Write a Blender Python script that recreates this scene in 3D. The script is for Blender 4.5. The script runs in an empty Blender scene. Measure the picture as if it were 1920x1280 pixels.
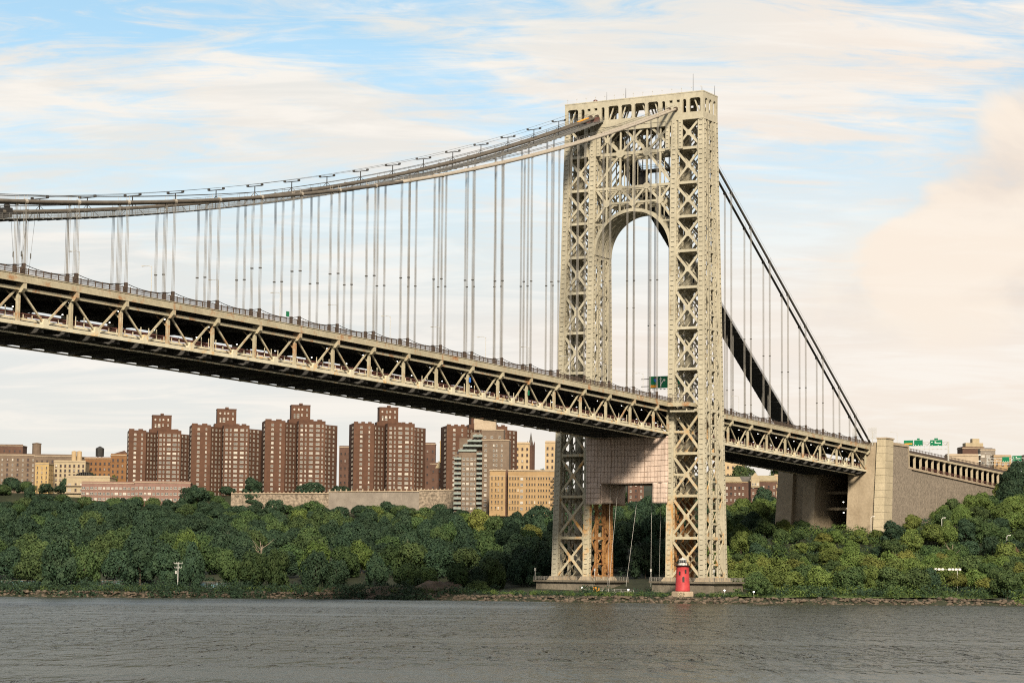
import bpy, math, random
import numpy as np
from mathutils import Vector, Matrix

R = math.radians
random.seed(7)
scene = bpy.context.scene
COL = scene.collection

# ------------------------------------------------------------------ camera
cam_d = bpy.data.cameras.new('camera')
cam = bpy.data.objects.new('camera', cam_d)
COL.objects.link(cam)
scene.camera = cam
cam_d.sensor_width = 36.0
cam_d.lens = 80.22
cam_d.clip_start = 1.0
cam_d.clip_end = 60000.0
CAM = Vector((-745.58, -373.74, 11.71))
YAW, PITCH, ROLL = 0.520799, 0.098512, 0.009524
_f = Vector((math.cos(PITCH) * math.cos(YAW), math.cos(PITCH) * math.sin(YAW), math.sin(PITCH)))
_s = Vector((math.sin(YAW), -math.cos(YAW), 0.0))
_u = _s.cross(_f)
_s2 = _s * math.cos(ROLL) + _u * math.sin(ROLL)
_u2 = _u * math.cos(ROLL) - _s * math.sin(ROLL)
_m = Matrix((_s2, _u2, -_f)).transposed().to_4x4()
_m.translation = CAM
cam.matrix_world = _m

# ------------------------------------------------------------------ light
SUN_AZ = R(216.0)      # the direction the sun stands in, measured from +X (east) towards +Y (north)
SUN_EL = R(31.0)
world = bpy.data.worlds.new('World')
scene.world = world
world.use_nodes = True
W = world.node_tree
W.nodes.clear()


def wn(t, **kw):
    n = W.nodes.new(t)
    for k, v in kw.items():
        setattr(n, k, v)
    return n


def wmath(op, a, b=None, clamp=False):
    n = wn('ShaderNodeMath', operation=op, use_clamp=clamp)
    for i, x in enumerate((a, b)):
        if x is None:
            continue
        if isinstance(x, (int, float)):
            n.inputs[i].default_value = x
        else:
            W.links.new(x, n.inputs[i])
    return n.outputs[0]


def wsmooth(x, lo, hi):
    n = wn('ShaderNodeMapRange', interpolation_type='SMOOTHSTEP')
    W.links.new(x, n.inputs[0])
    n.inputs[1].default_value = lo
    n.inputs[2].default_value = hi
    return n.outputs[0]


def wmix(f, a, b):
    n = wn('ShaderNodeMix', data_type='RGBA')
    if isinstance(f, (int, float)):
        n.inputs[0].default_value = f
    else:
        W.links.new(f, n.inputs[0])
    for i, x in ((6, a), (7, b)):
        if isinstance(x, tuple):
            n.inputs[i].default_value = x + (1.0,)
        else:
            W.links.new(x, n.inputs[i])
    return n.outputs[2]


def wnoise(vec, scale, detail=8.0, rough=0.55, dist=0.0, off=(0, 0, 0), stretch=(1, 1, 1), rz=0.0):
    mp = wn('ShaderNodeMapping')
    mp.inputs['Location'].default_value = off
    mp.inputs['Rotation'].default_value = (0, 0, rz)
    mp.inputs['Scale'].default_value = stretch
    W.links.new(vec, mp.inputs['Vector'])
    n = wn('ShaderNodeTexNoise')
    n.inputs['Scale'].default_value = scale
    n.inputs['Detail'].default_value = detail
    n.inputs['Roughness'].default_value = rough
    n.inputs['Distortion'].default_value = dist
    W.links.new(mp.outputs[0], n.inputs['Vector'])
    return n.outputs[0]


_sky = wn('ShaderNodeTexSky', sky_type='NISHITA')
_sky.sun_disc = False
_sky.sun_elevation = SUN_EL
_sky.sun_rotation = R(90.0) - SUN_AZ
_sky.air_density = 1.0
_sky.dust_density = 0.3
_sky.ozone_density = 3.0
_tc = wn('ShaderNodeTexCoord')
_rot = wn('ShaderNodeVectorRotate', rotation_type='Z_AXIS')
_rot.inputs['Angle'].default_value = -YAW
W.links.new(_tc.outputs['Generated'], _rot.inputs['Vector'])
_sep = wn('ShaderNodeSeparateXYZ')
W.links.new(_rot.outputs[0], _sep.inputs[0])
_dx, _dy, _dz = _sep.outputs
_el = wmath('MAXIMUM', _dz, 0.0)
_den = wmath('ADD', _el, 0.22)
_cx = wmath('DIVIDE', _dx, _den)
_cy = wmath('DIVIDE', _dy, _den)
_cmb = wn('ShaderNodeCombineXYZ')
W.links.new(_cx, _cmb.inputs[0])
W.links.new(_cy, _cmb.inputs[1])
_pl = _cmb.outputs[0]
# thin streaky cirrus over blue, closing up into pale haze towards the horizon
_n1 = wnoise(_pl, 2.1, 9.0, 0.60, 0.8, off=(0.0, 0.5, 0.0), stretch=(1.15, 0.62, 1.0), rz=R(14))
_n2 = wnoise(_pl, 11.0, 11.0, 0.66, 1.5, off=(0.4, 5.2, 0.0), stretch=(1.7, 0.45, 1.0), rz=R(16))
_open = wmath('ADD', wmath('MULTIPLY', _n1, 0.62), wmath('MULTIPLY', _n2, 0.38))
_hi = wsmooth(_el, 0.095, 0.235)
_blue = wmath('MULTIPLY', wsmooth(_open, 0.42, 0.58), _hi)
_cov = wmath('SUBTRACT', 1.0, wmath('MULTIPLY', _blue, 0.84))
# broad colour drift in the veil: cream, a little pink, pale grey-blue
_n3 = wnoise(_pl, 0.9, 4.0, 0.5, 0.3, off=(7.7, 2.3, 0.0), stretch=(1.0, 0.8, 1.0))
_n4 = wnoise(_pl, 6.5, 8.0, 0.6, 0.8, off=(1.3, 9.1, 0.0), stretch=(1.6, 0.5, 1.0), rz=R(6))
_veil = wmix(wsmooth(_n3, 0.40, 0.62), (0.79, 0.81, 0.79), (0.93, 0.83, 0.735))
_veil = wmix(wmath('MULTIPLY', wsmooth(_n4, 0.43, 0.66), 0.75), _veil, (0.98, 0.93, 0.86))
_veil = wmix(wmath('MULTIPLY', wsmooth(_el, 0.10, 0.02), 0.55), _veil, (0.87, 0.83, 0.735))
# heaped cloud standing low in the south-east
_az = wmath('DIVIDE', _dy, wmath('MAXIMUM', _dx, 0.05))
_cu_n = wnoise(_rot.outputs[0], 11.0, 9.0, 0.55, 0.35, off=(0.2, 0.6, 0.1), stretch=(1.0, 1.0, 1.5))
_slope = wmath('ADD', wmath('MULTIPLY', _az, -1.0), wmath('MULTIPLY', _el, -0.95))
_cu_m = wmath('MULTIPLY', wsmooth(_slope, -0.03, 0.06), wsmooth(_el, 0.075, 0.13))
_cu = wsmooth(wmath('ADD', _cu_n, wmath('MULTIPLY', _cu_m, 0.40)), 0.62, 0.90)
_cu_c = wmix(wsmooth(_cu_n, 0.38, 0.60), (0.70, 0.61, 0.55), (0.98, 0.86, 0.73))
_veil = wmix(wmath('MULTIPLY', _cu, 0.68), _veil, _cu_c)
_cov = wmath('MAXIMUM', _cov, _cu)
_hsv = wn('ShaderNodeHueSaturation')
_hsv.inputs['Hue'].default_value = 0.478
_hsv.inputs['Saturation'].default_value = 1.0
_hsv.inputs['Value'].default_value = 1.0
W.links.new(_sky.outputs[0], _hsv.inputs['Color'])
_bg1 = wn('ShaderNodeBackground')
_bg1.inputs[1].default_value = 0.085
W.links.new(_hsv.outputs[0], _bg1.inputs[0])
_bg2 = wn('ShaderNodeBackground')
_bg2.inputs[1].default_value = 0.60
W.links.new(_veil, _bg2.inputs[0])
_ms = wn('ShaderNodeMixShader')
W.links.new(_cov, _ms.inputs[0])
W.links.new(_bg1.outputs[0], _ms.inputs[1])
W.links.new(_bg2.outputs[0], _ms.inputs[2])
_wo = wn('ShaderNodeOutputWorld')
W.links.new(_ms.outputs[0], _wo.inputs[0])

sun_d = bpy.data.lights.new('sun', 'SUN')
sun_d.energy = 5.0
sun_d.angle = R(9.0)
sun_d.color = (1.0, 0.88, 0.70)
sun = bpy.data.objects.new('sun', sun_d)
COL.objects.link(sun)
_sd = Vector((math.cos(SUN_EL) * math.cos(SUN_AZ), math.cos(SUN_EL) * math.sin(SUN_AZ), math.sin(SUN_EL)))
sun.rotation_euler = _sd.to_track_quat('Z', 'Y').to_euler()
sun.location = _sd * 400

scene.view_settings.view_transform = 'Standard'
scene.view_settings.look = 'None'
scene.view_settings.gamma = 1.0
scene.view_settings.use_curve_mapping = False
scene.view_settings.exposure = 0.75
scene.cycles.use_denoising = False
scene.cycles.filter_width = 1.1
scene.cycles.max_bounces = 6
scene.cycles.diffuse_bounces = 3
scene.cycles.glossy_bounces = 3
scene.cycles.transparent_max_bounces = 6
scene.cycles.sample_clamp_indirect = 3.0
scene.cycles.sample_clamp_direct = 8.0


# ------------------------------------------------------------------ materials
def nt(name):
    m = bpy.data.materials.new(name)
    m.use_nodes = True
    t = m.node_tree
    return m, t, t.nodes['Principled BSDF']


def surf(name, c0, c1, scale=0.3, rough=0.6, bump=0.0, bscale=2.0, stretch=(1, 1, 1), rust=None, rust_amt=0.5,
         rust_scale=(0.35, 0.35, 0.10), metallic=0.0, rnd=0.0, fine=0.12, coord='Object', spec=0.3):
    """two-tone noisy surface, optional rust or dirt stains, optional per-object drift"""
    c0, c1 = [x * 0.88 for x in c0], [x * 0.88 for x in c1]
    m, t, p = nt(name)
    N, L = t.nodes, t.links
    tc = N.new('ShaderNodeTexCoord')
    mp = N.new('ShaderNodeMapping')
    mp.inputs['Scale'].default_value = stretch
    L.new(tc.outputs[coord], mp.inputs[0])
    n = N.new('ShaderNodeTexNoise')
    n.inputs['Scale'].default_value = scale
    n.inputs['Detail'].default_value = 7
    n.inputs['Roughness'].default_value = 0.6
    L.new(mp.outputs[0], n.inputs['Vector'])
    mr = N.new('ShaderNodeMapRange')
    mr.inputs[1].default_value = 0.32
    mr.inputs[2].default_value = 0.68
    L.new(n.outputs[0], mr.inputs[0])
    mx = N.new('ShaderNodeMix')
    mx.data_type = 'RGBA'
    mx.inputs[6].default_value = tuple(c0) + (1,)
    mx.inputs[7].default_value = tuple(c1) + (1,)
    L.new(mr.outputs[0], mx.inputs[0])
    out = mx.outputs[2]
    if fine:
        n2 = N.new('ShaderNodeTexNoise')
        n2.inputs['Scale'].default_value = scale * 9
        n2.inputs['Detail'].default_value = 3
        L.new(mp.outputs[0], n2.inputs['Vector'])
        h = N.new('ShaderNodeHueSaturation')
        m2 = N.new('ShaderNodeMapRange')
        m2.inputs[1].default_value = 0.3
        m2.inputs[2].default_value = 0.7
        m2.inputs[3].default_value = 1 - fine
        m2.inputs[4].default_value = 1 + fine
        L.new(n2.outputs[0], m2.inputs[0])
        L.new(m2.outputs[0], h.inputs['Value'])
        L.new(out, h.inputs['Color'])
        out = h.outputs[0]
    if rust:
        mp3 = N.new('ShaderNodeMapping')
        mp3.inputs['Scale'].default_value = rust_scale
        L.new(tc.outputs[coord], mp3.inputs[0])
        n3 = N.new('ShaderNodeTexNoise')
        n3.inputs['Scale'].default_value = 1.0
        n3.inputs['Detail'].default_value = 8
        n3.inputs['Roughness'].default_value = 0.7
        L.new(mp3.outputs[0], n3.inputs['Vector'])
        m3 = N.new('ShaderNodeMapRange')
        m3.inputs[1].default_value = 0.70 - 0.30 * rust_amt
        m3.inputs[2].default_value = 0.86 - 0.30 * rust_amt
        L.new(n3.outputs[0], m3.inputs[0])
        x3 = N.new('ShaderNodeMix')
        x3.data_type = 'RGBA'
        x3.inputs[7].default_value = tuple(rust) + (1,)
        L.new(m3.outputs[0], x3.inputs[0])
        L.new(out, x3.inputs[6])
        out = x3.outputs[2]
    if rnd:
        oi = N.new('ShaderNodeObjectInfo')
        h = N.new('ShaderNodeHueSaturation')
        m4 = N.new('ShaderNodeMapRange')
        m4.inputs[3].default_value = 1 - rnd
        m4.inputs[4].default_value = 1 + rnd
        L.new(oi.outputs['Random'], m4.inputs[0])
        L.new(m4.outputs[0], h.inputs['Value'])
        L.new(out, h.inputs['Color'])
        out = h.outputs[0]
    L.new(out, p.inputs['Base Color'])
    p.inputs['Roughness'].default_value = rough
    p.inputs['Metallic'].default_value = metallic
    p.inputs['Specular IOR Level'].default_value = spec
    if bump:
        b = N.new('ShaderNodeBump')
        b.inputs['Strength'].default_value = bump
        b.inputs['Distance'].default_value = 0.3
        nb = N.new('ShaderNodeTexNoise')
        nb.inputs['Scale'].default_value = bscale
        nb.inputs['Detail'].default_value = 5
        L.new(tc.outputs[coord], nb.inputs['Vector'])
        L.new(nb.outputs[0], b.inputs['Height'])
        L.new(b.outputs[0], p.inputs['Normal'])
    return m


RUST = (0.26, 0.105, 0.03)
M = {}
M['steel'] = surf('cream_painted_steel', (0.33, 0.30, 0.225), (0.42, 0.385, 0.295), 0.12, 0.55, rust=(0.22, 0.155, 0.085), rust_amt=0.36,
                  rust_scale=(0.5, 0.5, 0.12), fine=0.10)
M['steel_stain'] = surf('stained_cream_steel', (0.34, 0.295, 0.20), (0.43, 0.385, 0.28), 0.15, 0.6, rust=(0.42, 0.21, 0.05), rust_amt=0.62,
                        rust_scale=(0.3, 0.3, 0.16), fine=0.12)
M['steel_rust'] = surf('rusting_steel', (0.25, 0.115, 0.04), (0.38, 0.21, 0.075), 0.3, 0.75, rust=(0.12, 0.04, 0.015), rust_amt=0.75,
                       rust_scale=(0.6, 0.6, 0.12), fine=0.2)
M['truss'] = surf('truss_steel', (0.30, 0.262, 0.18), (0.40, 0.36, 0.26), 0.2, 0.55, rust=RUST, rust_amt=0.56,
                  rust_scale=(0.28, 0.28, 0.22), fine=0.12)
M['truss_light'] = surf('light_truss_steel', (0.45, 0.41, 0.30), (0.56, 0.52, 0.40), 0.3, 0.5, rust=(0.46, 0.27, 0.09), rust_amt=0.55,
                        rust_scale=(0.4, 0.4, 0.4), fine=0.08)
M['floor_steel'] = surf('shade_dark_floor_steel', (0.035, 0.034, 0.033), (0.07, 0.066, 0.06), 0.25, 0.7, fine=0.2)  # same paint as the trusses, darkened to put the underside's shade into the colour
M['red_rail'] = surf('red_oxide_steel', (0.075, 0.03, 0.024), (0.12, 0.05, 0.04), 0.5, 0.7)
M['rail'] = surf('brown_black_railing_paint', (0.045, 0.032, 0.024), (0.085, 0.06, 0.045), 0.6, 0.6)
M['dark'] = surf('black_painted_iron', (0.015, 0.014, 0.013), (0.03, 0.028, 0.026), 0.6, 0.5)
M['asphalt'] = surf('asphalt', (0.045, 0.045, 0.045), (0.065, 0.064, 0.062), 0.4, 0.85)
M['concrete'] = surf('weathered_concrete', (0.235, 0.185, 0.125), (0.33, 0.27, 0.19), 0.12, 0.85, bump=0.25, rust=(0.11, 0.075, 0.045),
                     rust_amt=0.42, rust_scale=(0.30, 0.30, 0.035), fine=0.1)
M['concrete_light'] = surf('pale_concrete', (0.33, 0.28, 0.19), (0.41, 0.35, 0.245), 0.15, 0.8, bump=0.2, rust=(0.22, 0.17, 0.11),
                           rust_amt=0.3, rust_scale=(0.4, 0.4, 0.04))
M['pier_concrete'] = surf('tide_stained_concrete', (0.085, 0.072, 0.054), (0.17, 0.148, 0.112), 0.2, 0.85, bump=0.3, rust=(0.05, 0.045, 0.035),
                          rust_amt=0.5, rust_scale=(0.3, 0.3, 0.08), fine=0.2)
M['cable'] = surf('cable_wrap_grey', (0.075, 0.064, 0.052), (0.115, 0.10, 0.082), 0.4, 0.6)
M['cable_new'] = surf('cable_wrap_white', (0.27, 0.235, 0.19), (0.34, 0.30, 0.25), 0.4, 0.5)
M['rope'] = surf('galvanised_rope', (0.15, 0.14, 0.125), (0.21, 0.198, 0.176), 0.5, 0.6)
M['thin_rope'] = surf('dark_rope', (0.05, 0.05, 0.045), (0.09, 0.085, 0.08), 0.5, 0.6)
M['catwalk'] = surf('catwalk_mesh_grey', (0.11, 0.108, 0.10), (0.17, 0.165, 0.155), 0.8, 0.7)
M['catwalk_dark'] = surf('catwalk_deck_dark', (0.028, 0.027, 0.026), (0.05, 0.048, 0.046), 0.8, 0.8)
M['orange'] = surf('orange_tarp', (0.75, 0.28, 0.02), (0.85, 0.36, 0.04), 0.8, 0.6)
M['tarp'] = surf('pink_white_tarpaulin', (0.45, 0.35, 0.29), (0.53, 0.42, 0.355), 0.12, 0.8, bump=0.8, bscale=0.7, rust=(0.34, 0.24, 0.17),
                 rust_amt=0.35, rust_scale=(0.3, 0.3, 0.06), fine=0.06)
M['rope_grid'] = surf('rope_grid_brown', (0.20, 0.14, 0.105), (0.27, 0.19, 0.14), 0.8, 0.8)
M['stone'] = surf('rubble_stone', (0.07, 0.055, 0.04), (0.30, 0.24, 0.178), 0.75, 0.9, bump=0.5, bscale=1.3, fine=0.25)
M['stone_grey'] = surf('grey_smooth_masonry', (0.15, 0.127, 0.105), (0.20, 0.172, 0.142), 0.25, 0.85, rust=(0.24, 0.20, 0.165), rust_amt=0.35,
                       rust_scale=(0.2, 0.2, 0.06))
M['stone_brown'] = surf('brown_rubble_masonry', (0.125, 0.104, 0.080), (0.275, 0.228, 0.178), 1.2, 0.9, bump=0.5, bscale=1.4, fine=0.25)
M['coping'] = surf('coping_stone', (0.286, 0.223, 0.155), (0.361, 0.290, 0.210), 0.3, 0.8)
M['brick'] = surf('red_brown_brick', (0.066, 0.031, 0.018), (0.096, 0.046, 0.027), 0.06, 0.85, fine=0.12, rust=(0.062, 0.027, 0.018), rust_amt=0.3,
                  rust_scale=(0.1, 0.1, 0.04))
M['brick_b'] = surf('dark_brown_brick', (0.071, 0.038, 0.027), (0.109, 0.059, 0.040), 0.06, 0.85, fine=0.15)
M['brick_g'] = surf('grey_brown_brick', (0.113, 0.080, 0.057), (0.160, 0.118, 0.084), 0.06, 0.85, fine=0.12)
M['tan'] = surf('tan_brick', (0.252, 0.164, 0.080), (0.319, 0.214, 0.109), 0.06, 0.85, fine=0.1)
M['tan_pale'] = surf('pale_tan_brick', (0.336, 0.244, 0.139), (0.403, 0.302, 0.181), 0.06, 0.85, fine=0.1)
M['yellow'] = surf('yellow_brick', (0.32, 0.22, 0.095), (0.37, 0.265, 0.125), 0.06, 0.85, fine=0.1)
M['orange_b'] = surf('orange_brick', (0.151, 0.074, 0.030), (0.210, 0.105, 0.042), 0.06, 0.85, fine=0.12)
M['pink'] = surf('pink_brick', (0.160, 0.091, 0.071), (0.206, 0.122, 0.097), 0.06, 0.85, fine=0.1)
M['cream_b'] = surf('cream_brick', (0.286, 0.231, 0.147), (0.344, 0.281, 0.185), 0.06, 0.85, fine=0.1)
M['roof'] = surf('tar_roof', (0.06, 0.055, 0.05), (0.1, 0.09, 0.08), 0.3, 0.9)
M['slate'] = surf('weathered_green_roof', (0.20, 0.165, 0.10), (0.27, 0.23, 0.15), 0.5, 0.8)
M['white_frame'] = surf('white_window_frame', (0.302, 0.277, 0.239), (0.395, 0.365, 0.319), 0.5, 0.6)
M['balcony'] = surf('grey_green_balcony', (0.16, 0.19, 0.17), (0.22, 0.25, 0.23), 0.5, 0.6)
M['red_paint'] = surf('red_lighthouse_paint', (0.32, 0.030, 0.036), (0.42, 0.050, 0.052), 0.5, 0.45, rust=(0.30, 0.02, 0.025), rust_amt=0.35,
                      rust_scale=(0.6, 0.6, 0.15))
M['white'] = surf('white_paint', (0.66, 0.64, 0.60), (0.76, 0.74, 0.70), 0.6, 0.5)
M['sign_green'] = surf('sign_green', (0.004, 0.13, 0.055), (0.006, 0.16, 0.07), 0.4, 0.45)
M['sign_blue'] = surf('sign_blue', (0.01, 0.10, 0.42), (0.015, 0.13, 0.5), 0.4, 0.45)
M['sign_orange'] = surf('sign_orange', (0.62, 0.24, 0.02), (0.70, 0.30, 0.03), 0.4, 0.5)
M['galv'] = surf('galvanised_pole', (0.36, 0.35, 0.32), (0.46, 0.45, 0.42), 0.6, 0.5)
M['rock'] = surf('shore_rock', (0.032, 0.025, 0.018), (0.14, 0.108, 0.078), 0.55, 0.9, bump=0.6, bscale=1.0, fine=0.25)
M['rock_slab'] = surf('bedrock', (0.045, 0.034, 0.024), (0.12, 0.086, 0.06), 0.16, 0.9, bump=0.8, bscale=0.5, fine=0.25, stretch=(1, 1, 3))
M['bark'] = surf('bark', (0.06, 0.045, 0.033), (0.10, 0.078, 0.058), 1.5, 0.9)
M['bark_pale'] = surf('bare_grey_wood', (0.20, 0.155, 0.115), (0.29, 0.23, 0.175), 1.5, 0.9)
M['lawn'] = surf('lawn', (0.055, 0.085, 0.018), (0.09, 0.125, 0.03), 0.2, 0.9)
M['graffiti'] = surf('graffiti_wall', (0.03, 0.03, 0.035), (0.09, 0.075, 0.07), 0.9, 0.8, rust=(0.10, 0.22, 0.26), rust_amt=0.7, rust_scale=(0.8, 0.8, 0.8), fine=0.3)


def emit(name, col, s):
    m, t, p = nt(name)
    p.inputs['Base Color'].default_value = col + (1,)
    p.inputs['Emission Color'].default_value = col + (1,)
    p.inputs['Emission Strength'].default_value = s
    return m


M['lamp'] = emit('lit_lamp_lens', (1.0, 0.95, 0.85), 2.2)


def glass_mat(name, blinds):
    m, t, p = nt(name)
    N, L = t.nodes, t.links
    oi = N.new('ShaderNodeObjectInfo')
    cr = N.new('ShaderNodeValToRGB')
    cr.color_ramp.interpolation = 'CONSTANT'
    e = cr.color_ramp.elements
    e[0].position = 0.0
    e[0].color = (0.025, 0.027, 0.03, 1)
    e[1].position = 1.0 - blinds
    e[1].color = (0.42, 0.39, 0.34, 1)
    k = e.new(1.0 - blinds * 0.5)
    k.color = (0.22, 0.20, 0.18, 1)
    L.new(oi.outputs['Random'], cr.inputs[0])
    L.new(cr.outputs[0], p.inputs['Base Color'])
    p.inputs['Roughness'].default_value = 0.09
    p.inputs['Specular IOR Level'].default_value = 0.8
    return m


M['glass'] = glass_mat('window_glass', 0.4)
M['glass_dark'] = glass_mat('dark_window_glass', 0.12)


def leaf_mat(name, c0, c1, drift=0.28, hue=0.02):
    m, t, p = nt(name)
    N, L = t.nodes, t.links
    tc = N.new('ShaderNodeTexCoord')
    n = N.new('ShaderNodeTexNoise')
    n.inputs['Scale'].default_value = 0.55
    n.inputs['Detail'].default_value = 4
    L.new(tc.outputs['Object'], n.inputs['Vector'])
    mr = N.new('ShaderNodeMapRange')
    mr.inputs[1].default_value = 0.3
    mr.inputs[2].default_value = 0.7
    L.new(n.outputs[0], mr.inputs[0])
    mx = N.new('ShaderNodeMix')
    mx.data_type = 'RGBA'
    mx.inputs[6].default_value = c0 + (1,)
    mx.inputs[7].default_value = c1 + (1,)
    L.new(mr.outputs[0], mx.inputs[0])
    oi = N.new('ShaderNodeObjectInfo')
    h = N.new('ShaderNodeHueSaturation')
    a = N.new('ShaderNodeMapRange')
    a.inputs[3].default_value = 1 - drift
    a.inputs[4].default_value = 1 + drift
    L.new(oi.outputs['Random'], a.inputs[0])
    L.new(a.outputs[0], h.inputs['Value'])
    w = N.new('ShaderNodeTexWhiteNoise')
    w.noise_dimensions = '1D'
    L.new(oi.outputs['Random'], w.inputs['W'])
    b = N.new('ShaderNodeMapRange')
    b.inputs[3].default_value = 0.5 - hue
    b.inputs[4].default_value = 0.5 + hue
    L.new(w.outputs[0], b.inputs[0])
    L.new(b.outputs[0], h.inputs['Hue'])
    L.new(mx.outputs[2], h.inputs['Color'])
    L.new(h.outputs[0], p.inputs['Base Color'])
    p.inputs['Roughness'].default_value = 0.75
    p.inputs['Specular IOR Level'].default_value = 0.15
    return m


M['leaf_dark'] = leaf_mat('dark_green_leaves', (0.011, 0.026, 0.015), (0.029, 0.050, 0.025), 0.22, 0.010)
M['leaf_mid'] = leaf_mat('mid_green_leaves', (0.020, 0.040, 0.014), (0.050, 0.076, 0.025), 0.24, 0.014)
M['leaf_light'] = leaf_mat('light_green_leaves', (0.042, 0.068, 0.016), (0.088, 0.118, 0.03), 0.22, 0.015)
M['leaf_yellow'] = leaf_mat('yellow_green_leaves', (0.062, 0.078, 0.018), (0.11, 0.122, 0.03))
M['leaf_brown'] = leaf_mat('browning_leaves', (0.08, 0.055, 0.03), (0.125, 0.085, 0.048), hue=0.01)


# ------------------------------------------------------------------ mesh helpers
class MB:
    def __init__(s):
        s.v, s.f, s.m = [], [], []

    def add(s, vs, fs, mi=0):
        b = len(s.v)
        s.v += [tuple(x) for x in vs]
        s.f += [tuple(b + i for i in q) for q in fs]
        s.m += [mi] * len(fs)
        return s

    BOXF = ((0, 3, 2, 1), (4, 5, 6, 7), (0, 1, 5, 4), (1, 2, 6, 5), (2, 3, 7, 6), (3, 0, 4, 7))

    def box(s, x0, x1, y0, y1, z0, z1, mi=0):
        return s.add([(x0, y0, z0), (x1, y0, z0), (x1, y1, z0), (x0, y1, z0), (x0, y0, z1), (x1, y0, z1), (x1, y1, z1), (x0, y1, z1)], MB.BOXF, mi)

    def loft(s, r0, z0, r1, z1, mi=0):
        """r = (x0, x1, y0, y1) rectangles at two heights"""
        a, b = r0, r1
        return s.add([(a[0], a[2], z0), (a[1], a[2], z0), (a[1], a[3], z0), (a[0], a[3], z0),
                      (b[0], b[2], z1), (b[1], b[2], z1), (b[1], b[3], z1), (b[0], b[3], z1)], MB.BOXF, mi)

    def bar(s, p, q, w, h, up=(0, 0, 1), mi=0):
        p, q, up = Vector(p), Vector(q), Vector(up)
        d = (q - p).normalized()
        a = d.cross(up)
        if a.length < 1e-6:
            a = d.cross(Vector((0, 1, 0)))
        a.normalize()
        b = a.cross(d)
        a = a * (w / 2)
        b = b * (h / 2)
        return s.add([p - a - b, p + a - b, p + a + b, p - a + b, q - a - b, q + a - b, q + a + b, q - a + b],
                     ((0, 1, 2, 3), (7, 6, 5, 4), (0, 4, 5, 1), (1, 5, 6, 2), (2, 6, 7, 3), (3, 7, 4, 0)), mi)

    def tube(s, pts, r, n=6, mi=0):
        pts = [Vector(p) for p in pts]
        rs = r if isinstance(r, (list, tuple)) else [r] * len(pts)
        vs, fs = [], []
        for i, p in enumerate(pts):
            d = (pts[min(i + 1, len(pts) - 1)] - pts[max(i - 1, 0)]).normalized()
            a = d.cross(Vector((0, 0, 1)))
            if a.length < 1e-4:
                a = d.cross(Vector((0, 1, 0)))
            a.normalize()
            b = a.cross(d)
            for k in range(n):
                t = 2 * math.pi * k / n
                vs.append(p + (a * math.cos(t) + b * math.sin(t)) * rs[i])
        for i in range(len(pts) - 1):
            for k in range(n):
                k2 = (k + 1) % n
                fs.append((i * n + k, i * n + k2, (i + 1) * n + k2, (i + 1) * n + k))
        fs.append(tuple(range(n))[::-1])
        fs.append(tuple(range((len(pts) - 1) * n, len(pts) * n)))
        return s.add(vs, fs, mi)

    def lathe(s, prof, c=(0, 0, 0), n=20, mi=0):
        vs, fs = [], []
        for r, z in prof:
            for k in range(n):
                t = 2 * math.pi * k / n
                vs.append((c[0] + r * math.cos(t), c[1] + r * math.sin(t), c[2] + z))
        for i in range(len(prof) - 1):
            for k in range(n):
                k2 = (k + 1) % n
                fs.append((i * n + k, i * n + k2, (i + 1) * n + k2, (i + 1) * n + k))
        fs.append(tuple(range(n))[::-1])
        fs.append(tuple(range((len(prof) - 1) * n, len(prof) * n)))
        return s.add(vs, fs, mi)

    def prism(s, poly, off, mi=0):
        """closed polygon of 3-D points swept by off"""
        n = len(poly)
        a = [Vector(p) for p in poly]
        o = Vector(off)
        vs = a + [p + o for p in a]
        fs = [tuple(range(n))[::-1], tuple(range(n, 2 * n))]
        for i in range(n):
            j = (i + 1) % n
            fs.append((i, j, n + j, n + i))
        return s.add(vs, fs, mi)

    def mesh(s, name, mats, smooth=False):
        me = bpy.data.meshes.new(name)
        me.from_pydata(s.v, [], s.f)
        for m in (mats if isinstance(mats, (list, tuple)) else [mats]):
            me.materials.append(M[m] if isinstance(m, str) else m)
        if any(s.m):
            me.polygons.foreach_set('material_index', s.m)
        if smooth:
            me.polygons.foreach_set('use_smooth', [True] * len(me.polygons))
        me.update()
        return me


def link(name, data, parent=None, loc=None, rot=None, scale=None):
    o = bpy.data.objects.new(name, data)
    COL.objects.link(o)
    if parent is not None:
        o.parent = parent
    if loc is not None:
        o.location = loc
    if rot is not None:
        o.rotation_euler = rot
    if scale is not None:
        o.scale = scale
    return o


def part(name, mb, mats, parent=None, smooth=False, **kw):
    return link(name, mb.mesh(name, mats, smooth), parent, **kw)


def tag(o, label, cat, group=None, kind=None):
    if label:
        o['label'] = label
    if cat:
        o['category'] = cat
    if group:
        o['group'] = group
    if kind:
        o['kind'] = kind
    return o


def thing(name, label, cat, loc=(0, 0, 0), rot=(0, 0, 0), group=None):
    o = link(name, None, None, loc, rot)
    o.empty_display_size = 1.0
    return tag(o, label, cat, group)


def copy_tree(o, parent=None):
    c = o.copy()
    COL.objects.link(c)
    c.parent = parent
    for ch in o.children:
        copy_tree(ch, c)
    return c


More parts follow.
